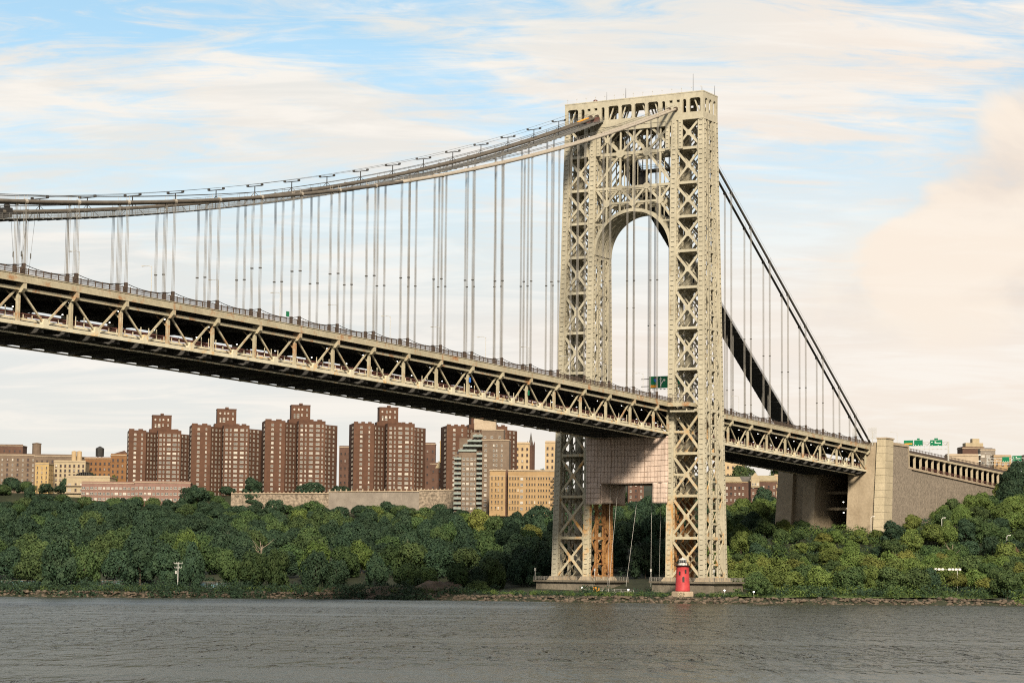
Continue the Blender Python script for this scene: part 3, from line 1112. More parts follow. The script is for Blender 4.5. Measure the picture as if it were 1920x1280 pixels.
MAINX = [-9.4] + [-(21.15 + PAN * n) for n in range(0, 25)]
SIDEX = [9.4, 24.26] + [42.55 + PAN * k for k in range(0, 8)] + [185.6]
YT = 16.15


def seg_bar(mb, xs, y, dz, w, h, mi=0):
    for a, b in zip(xs[:-1], xs[1:]):
        mb.bar((a, y, zB(a) + dz), (b, y, zB(b) + dz), w, h, (0, 0, 1), mi)


def deck_span(name, label, XS, far):
    dk = thing(name, label, 'bridge deck')
    xs = sorted(XS)
    inner = XS[1:] if far else XS[1:-1]
    for sg in (-1, 1):
        y = sg * YT
        for a, b in zip(xs[:-1], xs[1:]):
            # chords, one length per panel
            mb = MB()
            mb.bar((a, y, zB(a) + 0.45), (b, y, zB(b) + 0.45), 0.95, 0.9)
            part('bottom_chord', mb, 'truss_light', dk)
            mb = MB()
            mb.bar((a, sg * 16.75, zB(a) + 8.25), (b, sg * 16.75, zB(b) + 8.25), 0.6, 0.75)
            part('top_chord', mb, 'truss', dk)
            mb = MB()
            mb.bar((a + 0.03, sg * 18.0, zB(a) + 10.5), (b - 0.03, sg * 18.0, zB(b) + 10.5), 0.28, 1.8)
            mb.bar((a + 0.03, sg * 18.05, zB(a) + 11.4), (b - 0.03, sg * 18.05, zB(b) + 11.4), 0.5, 0.16)
            mb.bar((a + 0.03, sg * 18.05, zB(a) + 9.6), (b - 0.03, sg * 18.05, zB(b) + 9.6), 0.5, 0.12)
            part('fascia_girder', mb, 'truss', dk)
            if b - a > 15.5:
                xm = (a + b) / 2
                full = True
            else:
                full = False
            if full:
                for (xt, s2) in ((a, 1), (b, -1)):
                    mb = MB()
                    mb.bar((xt + s2 * 0.5, y, zB(xt) + 8.4), (xm - s2 * 0.3, y, zB(xm) + 1.2), 0.46, 0.36, (0, 1, 0))
                    part('diagonal', mb, 'truss', dk)
                mb = MB()
                zg = zB(xm)
                mb.prism([(xm - 0.95, y - 0.53, zg + 0.1), (xm + 0.95, y - 0.53, zg + 0.1), (xm + 0.95, y - 0.53, zg + 1.5), (xm + 0.55, y - 0.53, zg + 2.3),
                          (xm - 0.55, y - 0.53, zg + 2.3), (xm - 0.95, y - 0.53, zg + 1.5)], (0, 1.06, 0))
                part('gusset_plate', mb, 'truss_light', dk)
            else:
                mb = MB()
                e = a if abs(a) > abs(b) else b
                t_ = b if e == a else a
                if abs(e) > 100:
                    e, t_ = t_, e
                mb.bar((e, y, zB(e) + 8.4), (t_, y, zB(t_) + 1.0), 0.62, 0.62, (0, 1, 0))
                part('diagonal', mb, 'truss', dk)
        for x in XS:
            mb = MB()
            z = zB(x)
            mb.box(x - 0.3, x + 0.3, y - 0.3, y + 0.3, z + 0.85, z + 8.4)
            mb.box(x - 0.4, x - 0.3, y - 0.36, y + 0.36, z + 0.9, z + 8.4)
            mb.box(x + 0.3, x + 0.4, y - 0.36, y + 0.36, z + 0.9, z + 8.4)
            part('post', mb, 'truss', dk)
            mb = MB()
            ya, yb = sorted((sg * 16.5, sg * 18.1))
            mb.prism([(x - 0.55, sg * 15.9, z + 9.5), (x - 0.55, sg * 18.2, z + 9.5), (x - 0.55, sg * 18.2, z + 8.2), (x - 0.55, sg * 17.5, z + 7.4),
                      (x - 0.55, sg * 15.9, z + 7.3)], (1.1, 0, 0))
            part('bracket', mb, 'truss', dk)
    # floor beams
    xm = sorted(set(list(XS) + [(a + b) / 2 for a, b in zip(xs[:-1], xs[1:])]))
    for x in xm:
        z = zB(x)
        mb = MB()
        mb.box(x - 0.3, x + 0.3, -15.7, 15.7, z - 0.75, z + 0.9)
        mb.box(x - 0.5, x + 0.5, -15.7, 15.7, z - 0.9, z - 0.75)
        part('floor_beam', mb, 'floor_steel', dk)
        if x in XS:
            mb = MB()
            mb.box(x - 0.3, x + 0.3, -15.7, 15.7, z + 8.2, z + 10.5)
            part('floor_beam', mb, 'floor_steel', dk)
            # knee braces of the sway frame
            for sg in (-1, 1):
                mb = MB()
                mb.bar((x, sg * 15.7, z + 5.6), (x, sg * 12.4, z + 8.3), 0.34, 0.34)
                part('knee_brace', mb, 'truss', dk)
    for a, b in zip(xs[:-1], xs[1:]):
        for s in (1, -1):
            mb = MB()
            mb.bar((a, -15.7 * s, zB(a) - 0.55), (b, 15.7 * s, zB(b) - 0.62), 0.5, 0.3)
            part('lateral_brace', mb, 'floor_steel', dk)
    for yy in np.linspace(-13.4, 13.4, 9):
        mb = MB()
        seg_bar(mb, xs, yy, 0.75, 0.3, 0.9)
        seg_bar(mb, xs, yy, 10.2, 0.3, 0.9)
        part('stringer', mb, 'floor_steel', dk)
    mb = MB()
    seg_bar(mb, xs, 0, 1.33, 29.0, 0.24)
    part('lower_roadway', mb, 'asphalt', dk)
    mb = MB()
    seg_bar(mb, xs, 0, 10.95, 35.6, 0.4)
    part('upper_roadway', mb, 'asphalt', dk)
    for yy in (-11.5, 11.5):
        mb = MB()
        seg_bar(mb, xs, yy, -1.25, 0.3, 0.4)
        part('traveller_rail', mb, 'truss_light', dk)
    # lower deck kerbs, red railing, pipes
    for sg in (-1, 1):
        mb = MB()
        seg_bar(mb, xs, sg * 14.3, 1.75, 0.5, 0.6)
        part('lower_kerb', mb, 'truss_light', dk)
        mb = MB()
        for dz in (2.5, 3.1):
            seg_bar(mb, xs, sg * 13.9, dz, 0.16, 0.3)
        x = xs[0] + 1
        while x < xs[-1]:
            mb.bar((x, sg * 13.9, zB(x) + 1.5), (x, sg * 13.9, zB(x) + 3.4), 0.14, 0.14)
            x += 3.05
        part('lower_railing', mb, 'red_rail', dk)
        mb = MB()
        x = xs[0] + 0.6
        while x < xs[-1]:
            mb.bar((x, sg * 14.5, zB(x) + 1.5), (x, sg * 14.5, zB(x) + (2.9 if int(x * 7) % 3 else 4.4)), 0.16, 0.16)
            x += 3.05
        part('lower_stanchions', mb, 'truss_light', dk)['kind'] = 'stuff'
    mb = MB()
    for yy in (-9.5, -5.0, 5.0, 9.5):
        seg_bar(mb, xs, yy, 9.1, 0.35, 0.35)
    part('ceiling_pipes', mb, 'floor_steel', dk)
    for a, b in zip(xs[:-1], xs[1:]):
        for yy in (-9.0, 9.0):
            x = a + (b - a) * 0.42
            mb = MB()
            mb.lathe([(0.05, 0), (0.2, 0.05), (0.2, 0.22), (0.05, 0.27)], (x, yy, zB(x) + 8.2), 6)
            part('ceiling_lamp', mb, 'lamp', dk)
    # sidewalk railing bays
    for sg in (-1, 1):
        for a, b in zip(xs[:-1], xs[1:]):
            mb = MB()
            y = sg * 17.85
            n = max(2, int(round((b - a) / 2.6)))
            for q in range(n):
                x = a + (b - a) * (q + 0.5) / n
                mb.bar((x, y, zB(x) + 11.4), (x, y, zB(x) + 13.05), 0.2, 0.2)
            for dz, h in ((11.7, 0.12), (12.25, 0.10), (12.8, 0.16)):
                mb.bar((a, y, zB(a) + dz), (b, y, zB(b) + dz), 0.09, h)
            m_ = int((b - a) / 0.34)
            for q in range(m_):
                x = a + (b - a) * (q + 0.5) / m_
                mb.bar((x, y, zB(x) + 11.7), (x, y, zB(x) + 12.8), 0.07, 0.06)
            part('railing_bay', mb, 'rail', dk)
    return dk


main_deck = deck_span('main_span_deck', 'long double-deck steel truss roadway of the main span left of the tower', MAINX, True)
side_deck = deck_span('side_span_deck', 'short double-deck truss roadway between the tower and the stone anchorage', SIDEX, False)
# roadway through the tower and the sidewalk jogs around its inner columns
mb = MB()
mb.box(-9.4, 9.4, -15.2, 15.2, 70.0, 70.42)
thru = thing('tower_deck', 'roadway and side walk platforms passing through the tower portal', 'bridge deck')
part('upper_roadway', mb, 'asphalt', thru)
mb = MB()
mb.box(-9.4, 9.4, -14.8, 14.8, 60.2, 60.72)
part('lower_roadway', mb, 'asphalt', thru)
for sg in (-1, 1):
    mb = MB()
    ya, yb = sorted((sg * 18.2, sg * 26.2))
    mb.box(-13.4, 13.4, ya, yb, 69.9, 70.25)
    part('walk_platform', mb, 'asphalt', thru)
    mb = MB()
    mb.box(-13.8, -13.4, ya, yb, 69.2, 70.6)
    mb.box(13.4, 13.8, ya, yb, 69.2, 70.6)
    ye = sg * 26.2
    mb.box(-13.4, 13.4, min(ye, ye + sg * 0.35), max(ye, ye + sg * 0.35), 69.2, 70.6)
    part('platform_edge', mb, 'truss', thru)
    mb = MB()
    for x in (-13.6, 13.6):
        for y in np.arange(ya, yb + 0.1, 0.62):
            mb.bar((x, y, 70.6), (x, y, 73.2), 0.09, 0.09)
        for z in (71.4, 72.2, 73.2):
            mb.bar((x, ya, z), (x, yb, z), 0.09, 0.12, (1, 0, 0))
    part('railing_bay', mb, 'rail', thru)
    for x in (-12.4, 12.4):
        mb = MB()
        mb.bar((x, sg * 18.5, 67.6), (x, sg * 28.0, 67.4), 0.5, 0.6)
        mb.bar((x, sg * 25.0, 67.6), (x, sg * 25.0, 69.9), 0.4, 0.4)
        part('platform_support', mb, 'steel', thru)

# ------------------------------------------------------------------ cables and suspenders
def zcab(x):
    if x <= 0:
        return 180.38 - 97.46 * (1 - (1 + x / 533.5) ** 2)
    return 180.38 - 0.6055 * x


CY = (14.8, 17.5)
cable_lab = {(-1, 17.5): 'pale suspension cable of the near pair, outer one by the near railing',
             (-1, 14.8): 'pale suspension cable of the near pair, inner one next to the road',
             (1, 14.8): 'grey suspension cable of the far catwalk pair, inner one',
             (1, 17.5): 'grey suspension cable of the far catwalk pair, outer one'}
hang_x = [x for x in MAINX[1:]]
side_x = [24.26 + PAN * k for k in range(0, 9)]
for (sg, cy), lab in cable_lab.items():
    y = sg * cy
    cb = thing('suspension_cable', lab, 'cable', group='main suspension cables')
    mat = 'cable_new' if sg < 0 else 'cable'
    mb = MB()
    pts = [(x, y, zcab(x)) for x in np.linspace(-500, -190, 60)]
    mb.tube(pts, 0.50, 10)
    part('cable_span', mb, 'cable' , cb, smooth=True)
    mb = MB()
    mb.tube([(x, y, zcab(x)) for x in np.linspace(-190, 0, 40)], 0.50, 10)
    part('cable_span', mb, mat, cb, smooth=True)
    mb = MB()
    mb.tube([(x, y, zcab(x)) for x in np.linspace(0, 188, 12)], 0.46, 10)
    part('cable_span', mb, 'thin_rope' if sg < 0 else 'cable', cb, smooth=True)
    mb = MB()
    xh = -dX(177) - 0.15
    mb.tube([(xh - 0.5, y, zcab(xh - 0.5)), (xh + 0.6, y, zcab(xh + 0.6))], 0.85, 12)
    part('cable_hole_shade', mb, 'rail', cb)  # added dark collar, standing in for the shade of the cable's entry hole
    # hand ropes on the cable
    for o in (-0.42, 0.42):
        mb = MB()
        mb.tube([(x, y + o, zcab(x) + 1.55) for x in np.linspace(-500, -8, 70)], 0.04, 4)
        if sg < 0:
            mb.tube([(x, y + o, zcab(x) + 1.4) for x in np.linspace(8, 182, 12)], 0.035, 4)
        part('hand_rope', mb, 'thin_rope', cb)
    for x in hang_x + side_x:
        zt, zd = zcab(x), zB(x) + 11.0
        if zt - zd < 3:
            continue
        mb = MB()
        mb.tube([(x - 0.42, y, zt - (0.25 if x > 0 else 0.0)), (x + 0.42, y, zt - (0.25 if x > 0 else 0.0))], 0.60, 10)
        for o in (-0.42, 0.42):
            mb.tube([(x, y + o, zt), (x, y + o, zt + 1.55)], 0.04, 4)
        part('cable_band', mb, mat if x < 0 else 'thin_rope', cb)
        mb = MB()
        for ox in (-0.22, 0.22):
            for oy in (-0.2, 0.2):
                mb.tube([(x + ox, y + oy, zt), (x + ox, y + oy, zd)], 0.055, 5)
        sp = part('suspender', mb, 'rope', cb)
        zc = zd + (zt - zd) * 0.42
        if zt - zd > 30:
            mb = MB()
            mb.box(x - 0.33, x + 0.33, y - 0.3, y + 0.3, zc, zc + 0.3)
            part('spacer_clamp', mb, 'thin_rope', sp)
        mb = MB()
        mb.box(x - 0.36, x + 0.36, y - 0.33, y + 0.33, zd - 1.0, zd + 3.1)
        part('socket_sleeve', mb, 'rail', sp)
# messenger wires swagged from sleeve to sleeve along the sidewalk
for sg, lab in ((-1, 'black messenger wire swagged along the near sidewalk railing'), (1, 'black messenger wire swagged along the far sidewalk railing')):
    mb = MB()
    for seq in (sorted(hang_x), sorted(side_x)):
        for a, b in zip(seq[:-1], seq[1:]):
            for yy, dd, r in ((17.55, 1.25, 0.09), (14.9, 1.0, 0.06)):
                mb.tube([(a + (b - a) * f, sg * yy, zB(a) + (zB(b) - zB(a)) * f + 13.9 - dd * 4 * f * (1 - f) * 0.75) for f in np.linspace(0, 1, 7)], r, 4)
    tag(part('messenger_wire', mb, 'dark'), lab, 'wire', 'messenger wires')

# work catwalk slung under the far pair of cables
cw = thing('cable_catwalk', 'grey work catwalk slung under the far pair of main cables', 'catwalk')
for seq, mat in ((np.linspace(-470, -5, 27), 'catwalk'), (np.linspace(5, 184, 11), 'catwalk_dark')):
    for a, b in zip(seq[:-1], seq[1:]):
        mb = MB()
        za, zb2 = zcab(a) - 1.9, zcab(b) - 1.9
        mb.bar((a, 16.15, za), (b, 16.15, zb2), 8.0, 0.16)
        for f in np.linspace(0.1, 0.9, 5):
            x = a + (b - a) * f
            mb.bar((x, 12.0, zcab(x) - 2.08), (x, 20.3, zcab(x) - 2.08), 0.22, 0.2)
        part('floor_panel', mb, mat, cw)
        for y in (12.2, 20.1):
            mb = MB()
            for dz in (0.5, 1.0, 1.5):
                mb.bar((a, y, za + dz), (b, y, zb2 + dz), 0.06, 0.06)
            n = 7
            for q in range(n):
                x = a + (b - a) * (q + 0.5) / n
                zz = za + (zb2 - za) * (q + 0.5) / n
                mb.bar((x, y, zz), (x, y, zz + 1.55), 0.06, 0.06)
            for q in range(60):
                x = a + (b - a) * (q + 0.5) / 60
                zz = za + (zb2 - za) * (q + 0.5) / 60
                mb.bar((x, y, zz), (x, y, zz + 1.2), 0.05, 0.03)
            part('side_net', mb, 'catwalk', cw)
for x in hang_x:
    if x > -25 or x < -440:
        continue
    mb = MB()
    z = zcab(x + 6)
    mb.bar((x + 6, 16.15, z - 1.8), (x + 6, 16.15, z + 3.4), 0.2, 0.2)
    mb.bar((x + 6, 13.6, z + 3.3), (x + 6, 18.7, z + 3.3), 0.22, 0.22)
    for y in (13.6, 18.7):
        mb.lathe([(0.05, 0), (0.42, 0.12), (0.42, 0.6), (0.05, 0.7)], (x + 6, y, z + 3.2), 8)
    for y in (12.3, 20.0):
        mb.bar((x + 6, y, z - 1.8), (x + 6, 16.15, z + 1.6), 0.1, 0.1)
    part('sheave_frame', mb, 'dark', cw)
for y in (13.6, 18.7):
    mb = MB()
    mb.tube([(x, y, zcab(x) + 3.9) for x in np.linspace(-470, -20, 60)], 0.045, 4)
    part('haul_rope', mb, 'thin_rope', cw)
mb = MB()
mb.box(-9.0, -8.0, 12.8, 19.4, 175.6, 177.4)
part('end_screen', mb, 'red_rail', cw)
mb = MB()
mb.prism([(-19, 15.4, zcab(-19) + 0.5), (-12, 15.2, zcab(-12) + 0.6), (-12, 16.6, zcab(-12) + 0.6), (-19, 16.4, zcab(-19) + 0.5)], (0, 0, 0.25))
part('orange_cover', mb, 'orange', cw)
mb = MB()
mb.box(176, 179.5, 13.5, 18.8, zcab(177) - 3.6, zcab(177) - 2.0)
part('orange_cover', mb, 'orange', cw)
# temporary jacking ropes beside three suspender groups under repair
for x in MAINX[17:21]:
    for y in (14.8, 17.5):
        for s in (-1, 1):
            zt, zd = zcab(x), zB(x) + 11.2
            mb = MB()
            mb.tube([(x + s * 3.2, y + 0.3 * s, zt - 1.8), (x + s * 0.9, y + 0.5 * s, zd + 0.3)], 0.05, 4)
            f = 0.45
            mb.lathe([(0.05, 0), (0.16, 0.2), (0.16, 1.3), (0.05, 1.5)], (x + s * (3.2 + (0.9 - 3.2) * f), y + 0.4 * s, zt - 1.8 + (zd + 0.3 - zt + 1.8) * f - 0.7), 6)
            part('jacking_rope', mb, 'thin_rope', cw)
mb = MB()
for x, dz in ((-327, 1.2), (-324.5, 0.6), (-321, 1.0)):
    mb.box(x - 0.9, x + 0.9, 13.9, 18.6, zcab(x) - 1.4, zcab(x) + dz)
    mb.lathe([(0.3, 0), (0.8, 0.2), (0.8, 0.8), (0.2, 1.1)], (x, 15, zcab(x) + dz), 8)
part('winch', mb, 'dark', cw)

# ------------------------------------------------------------------ lamps and signs on the bridge
def street_lamp(x, y, z, h, arm, label, group, rz=90):
    o = thing('street_lamp', label, 'street lamp', (x, y, z), (0, 0, R(rz)), group=group)
    mb = MB()
    mb.lathe([(0.22, 0), (0.2, 0.8), (0.09, 1.0), (0.085, h - 0.4), (0.07, h)], n=7)
    part('pole', mb, 'galv', o)
    mb = MB()
    mb.tube([(0, 0, h - 0.25), (arm * 0.35, 0, h + 0.1), (arm, 0, h + 0.15)], 0.06, 5)
    part('arm', mb, 'galv', o)
    mb = MB()
    mb.box(arm - 0.75 if arm < 0 else arm, arm if arm < 0 else arm + 0.75, -0.2, 0.2, h + 0.05, h + 0.25)
    part('lamp_head', mb, 'galv', o)
    return o


for k in range(15):
    x = -328.9 + 27.35 * k
    if -25 < x < 25:
        continue
    z = zB(x) + 11.15
    if x < 0:
        lab = 'slim grey street lamp on the near side of the main span road'
        g = 'street lamps on the main span'
    else:
        lab, g = 'slim grey street lamp on the side span between the tower and the anchorage', 'street lamps on the side span'
    if x < 186:
        street_lamp(x, -15.5, z, 8.7, 2.4, lab, g)

sgn = thing('highway_sign', 'large green overhead road sign with a white arrow beside the near tower leg', 'sign', (30, 0, zB(30) + 11.15))
sx = 0.0
z0 = 79.7 - (zB(30) + 11.15)
mb = MB()
mb.box(-0.12, 0.12, 6.95, 10.75, z0, z0 + 4.5)
part('sign_panel', mb, 'sign_green', sgn)
mb = MB()
mb.box(-0.12, 0.12, -3.0, 6.85, z0, z0 + 4.5)
part('sign_panel', mb, 'sign_green', sgn)
mb = MB()
mb.box(-0.2, -0.14, 7.15, 10.55, z0 + 0.25, z0 + 1.2)
part('orange_band', mb, 'sign_orange', sgn)
mb = MB()
mb.prism([(-0.2, 8.1 + 0.75 * c, z0 + 3.1 + 0.95 * s) for c, s in ((-1, 0.8), (0, 1), (1, 0.8), (1, -0.2), (0, -1), (-1, -0.2))], (0.06, 0, 0))
part('route_shield', mb, 'sign_blue', sgn)
mb = MB()
mb.prism([(-0.26, 8.1 + 0.75 * c, z0 + 3.1 + 0.95 * s) for c, s in ((-1, 0.8), (0, 1), (1, 0.8), (1, 0.5), (-1, 0.5))], (0.06, 0, 0))
part('shield_band', mb, 'red_rail', sgn)
mb = MB()
y_ = 6.0
mb.box(-0.2, -0.14, y_ - 0.22, y_ + 0.22, z0 + 0.4, z0 + 3.4)
mb.prism([(-0.2, y_ + 0.55, z0 + 3.2), (-0.2, y_ - 0.55, z0 + 3.2), (-0.2, y_, z0 + 4.2)], (0.06, 0, 0))
mb.bar((-0.23, y_ - 0.1, z0 + 1.3), (-0.23, y_ - 0.9, z0 + 2.6), 0.4, 0.06, (1, 0, 0))
mb.bar((-0.24, y_ - 0.9, z0 + 2.6), (-0.24, y_ - 1.4, z0 + 2.9), 0.4, 0.06, (1, 0, 0))
mb.prism([(-0.2, y_ - 1.25, z0 + 3.5), (-0.2, y_ - 1.5, z0 + 2.4), (-0.2, y_ - 2.15, z0 + 3.2)], (0.06, 0, 0))
part('arrow', mb, 'white', sgn)
mb = MB()
mb.box(-0.2, -0.14, 1.6, 3.1, z0 + 2.2, z0 + 2.6)
mb.box(-0.2, -0.14, 1.9, 2.8, z0 + 1.7, z0 + 2.2)
part('legend', mb, 'white', sgn)
mb = MB()
for y in (-3.2, 11.0):
    mb.bar((0.5, y, -0.2), (0.5, y, z0 + 4.0), 0.35, 0.35)
for z in (z0 + 0.8, z0 + 3.6):
    mb.bar((0.5, -14.5, z), (0.5, 14.5, z), 0.25, 0.25, (1, 0, 0))
for y in np.arange(-2.4, 10.5, 1.6):
    mb.bar((-1.0, y, z0 - 0.5), (0.4, y, z0 - 0.3), 0.12, 0.12)
    mb.box(-1.3, -0.8, y - 0.25, y + 0.25, z0 - 0.65, z0 - 0.4)
part('sign_frame', mb, 'dark', sgn)
for (x, yy, dz, w, h, mat, lab) in ((-247.2, -18.3, 13.2, 1.3, 1.4, 'sign_green', 'small green sign on the main span railing'),
                                    (MAINX[8], -16.9, 4.6, 0.9, 1.5, 'sign_blue', 'small blue sign on a truss post of the main span'),
                                    (MAINX[6], -16.9, 4.0, 0.8, 1.6, 'sign_green', 'small green sign on a truss post nearer the tower')):
    mb = MB()
    mb.box(x - w / 2 - 0.08, x + w / 2, yy - 0.12, yy - 0.02, zB(x) + dz, zB(x) + dz + h)
    mb.box(x - 0.08, x + 0.08, yy - 0.02, yy + (0.5 if yy < -17 else 0.3), zB(x) + dz + 0.3, zB(x) + dz + 0.5)
    tag(part('small_sign', mb, mat), lab, 'sign')

# ------------------------------------------------------------------ anchorage and approach
an = thing('bridge_anchorage', 'massive concrete and stone anchorage where the cables come down', 'anchorage')


def buttress(name, x0, x1, y0, y1, z0, z1, batter, mat, side_batter=0.0, lean=0.0):
    mb = MB()
    mb.loft((x0 - batter, x1 - lean, y0 - side_batter, y1 + side_batter), z0, (x0, x1, y0, y1), z1)
    return part(name, mb, mat, an)


buttress('buttress', 186.2, 226, 6.8, 12.5, 24, 56.3, 4.4, 'concrete')
buttress('buttress', 188.4, 226, 12.4, 17.6, 24, 56.2, 4.0, 'concrete')
buttress('buttress', 186.0, 226, 17.5, 24.6, 24, 56.4, 4.6, 'concrete', 0.3)
buttress('buttress', 186.4, 226, -13.5, -8.2, 24, 56.3, 4.4, 'concrete')
buttress('buttress', 187.2, 226, -21.4, -13.4, 24, 66.9, 4.8, 'concrete')
# the corner pylon is laid up in courses
_zz = np.linspace(24, 68.3, 15)
for z0_, z1_ in zip(_zz[:-1], _zz[1:]):
    def _pr(z):
        f = (68.3 - z) / 44.3
        return (186.2 - 5.2 * f, 195.5 - 4.6 * f, -25.3 - 0.5 * f, -21.3 + 0.5 * f)
    mb = MB()
    a_, c_ = _pr(z0_ + 0.05), _pr(z1_ - 0.05)
    mb.loft(a_, z0_ + 0.05, c_, z1_ - 0.05)
    part('pylon_course', mb, 'concrete_light', an)
mb = MB()
mb.loft((181.2, 190.7, -25.6, -21.0), 24, (186.4, 195.3, -25.1, -21.5), 68.2)
part('pylon_core', mb, 'concrete', an)
mb = MB()
mb.box(185.9, 196.0, -25.6, -21.0, 68.3, 68.9)
part('pylon_cap', mb, 'coping', an)
mb = MB()
mb.box(222, 226, -8.2, 6.8, 24, 56)
part('back_wall', mb, 'concrete', an)
mb = MB()
mb.box(187.2, 226, -19.0, 24.6, 56.4, 58.2)
part('bearing_slab', mb, 'concrete', an)
mb = MB()
mb.box(189.0, 227, -17.8, 17.8, 64.9, 65.5)
part('upper_roadway', mb, 'asphalt', an)
mb = MB()
mb.box(192, 227, 19.0, 24.4, 58.2, 67.0)
part('parapet', mb, 'coping', an)
mb = MB()
mb.loft((188.0, 214.5, -25.7, -19.0), 22, (195.4, 213.8, -25.1, -19.0), 66.0)
part('stone_block', mb, 'stone_brown', an)
mb = MB()
mb.box(195.5, 214.1, -25.5, -18.9, 66.0, 67.1)
part('stone_coping', mb, 'coping', an)
mb = MB()
mb.loft((213.8, 228.0, -22.4, -19.0), 22, (213.8, 228.0, -21.6, -19.0), 58.0)
part('stone_block', mb, 'stone_brown', an)
# inside the hollow: portal beams, work lamps
for z in (38.0, 45.0):
    mb = MB()
    mb.box(197.2, 199.9, -8.1, 6.7, z, z + 1.2)
    part('inner_beam', mb, 'concrete', an)
for y, z in ((-1.5, 41.2), (-3.4, 38.4), (-1.6, 36.6)):
    mb = MB()
    mb.lathe([(0.05, 0), (0.3, 0.1), (0.3, 0.45), (0.05, 0.55)], (196.8, y, z), 7)
    part('work_lamp', mb, 'lamp', an)
mb = MB()
for z in np.arange(31, 64, 3.2):
    mb.box(183.7 + (z - 24) * 0.0, 196.2, -25.98, -25.9, z, z + 0.06)
# stepped approach wall and column viaduct
ap = thing('approach_viaduct', 'approach road on a row of white columns above a brown stone wall', 'viaduct')


def wtop(x):
    return 58.0 + (x - 216) / (345 - 216) * (53.4 - 58.0)


def rtop(x):
    return 64.9 - (x - 227) * 0.0245


xs_ = [214.2, 222.5, 231.0, 239.5, 248.0, 262.0, 276.0, 292, 308, 324, 345, 380]
for a, b in zip(xs_[:-1], xs_[1:]):
    mb = MB()
    mb.loft((a + 0.25, b - 0.25, -22.8, -19.2), 20, (a + 0.25, b - 0.25, -21.2, -19.2), 40)
    zz = wtop(a) - 0.0
    mb.add([(a + 0.25, -21.2, 40), (b - 0.25, -21.2, 40), (b - 0.25, -19.2, 40), (a + 0.25, -19.2, 40),
            (a + 0.25, -21.2, wtop(a)), (b - 0.25, -21.2, wtop(b)), (b - 0.25, -19.2, wtop(b)), (a + 0.25, -19.2, wtop(a))], MB.BOXF)
    part('stone_wall', mb, 'stone_brown', ap)
    mb = MB()
    mb.bar((a, -20.4, wtop(a) - 0.3), (b, -20.4, wtop(b) - 0.3), 2.7, 0.9)
    part('wall_coping', mb, 'coping', ap)
mb = MB()
mb.box(214.2, 380, -19.5, -19.25, 24, 50)
part('wall_core', mb, 'floor_steel', ap)
mb = MB()
for a, b in zip(xs_[4:-1], xs_[5:]):
    for dz in (1.6, 2.2):
        mb.bar((a, -18.9, wtop(a) + dz), (b, -18.9, wtop(b) + dz), 0.1, 0.14)
    for x in np.arange(a, b, 1.4):
        mb.bar((x, -18.9, wtop(x) + 0.8), (x, -18.9, wtop(x) + 2.3), 0.1, 0.1)
part('red_railing', mb, 'red_rail', ap)
x = 233.5
while x < 430:
    mb = MB()
    w = 0.75 if x > 240 else 1.1
    mb.box(x - w / 2, x + w / 2, -18.6, -17.6, wtop(min(x, 380)), rtop(x) - 1.2)
    mb.box(x - w, x + w, -18.75, -17.45, rtop(x) - 1.5, rtop(x) - 1.2)
    part('viaduct_column', mb, 'concrete_light', ap)
    mb = MB()
    mb.box(x - 0.4, x + 0.4, 12, 13, 50, rtop(x) - 1.2)
    part('viaduct_column', mb, 'concrete', ap)
    x += 8.05
mb = MB()
for a, b in zip(np.arange(227, 600, 20.0), np.arange(247, 620, 20.0)):
    mb.bar((a, 0, rtop(a) - 0.2), (b, 0, rtop(b) - 0.2), 37.5, 0.5)
part('upper_roadway', mb, 'asphalt', ap)
mb = MB()
for a, b in zip(np.arange(227, 600, 20.0), np.arange(247, 620, 20.0)):
    mb.bar((a, -18.7, rtop(a) - 0.75), (b, -18.7, rtop(b) - 0.75), 0.5, 0.9)
part('edge_beam', mb, 'concrete_light', ap)
mb = MB()
for a, b in zip(np.arange(227, 600, 20.0), np.arange(247, 620, 20.0)):
    mb.bar((a, -18.6, rtop(a) + 0.35), (b, -18.6, rtop(b) + 0.35), 0.35, 1.1)
    mb.bar((a, -18.6, rtop(a) + 1.75), (b, -18.6, rtop(b) + 1.75), 0.12, 0.16)
    mb.bar((a, 18.6, rtop(a) + 0.6), (b, 18.6, rtop(b) + 0.6), 0.35, 1.5)
    for x in np.arange(a, b, 2.0):
        mb.bar((x, -18.6, rtop(x) + 0.8), (x, -18.6, rtop(x) + 2.0), 0.18, 0.18)
part('parapet', mb, 'rail', ap)['kind'] = 'stuff'
mb = MB()
mb.box(228, 428, 14.5, 15.5, 45, 62)
mb.box(228, 428, -17.0, 14.5, 50.5, 51.5)
part('lower_roadway', mb, 'asphalt', ap)
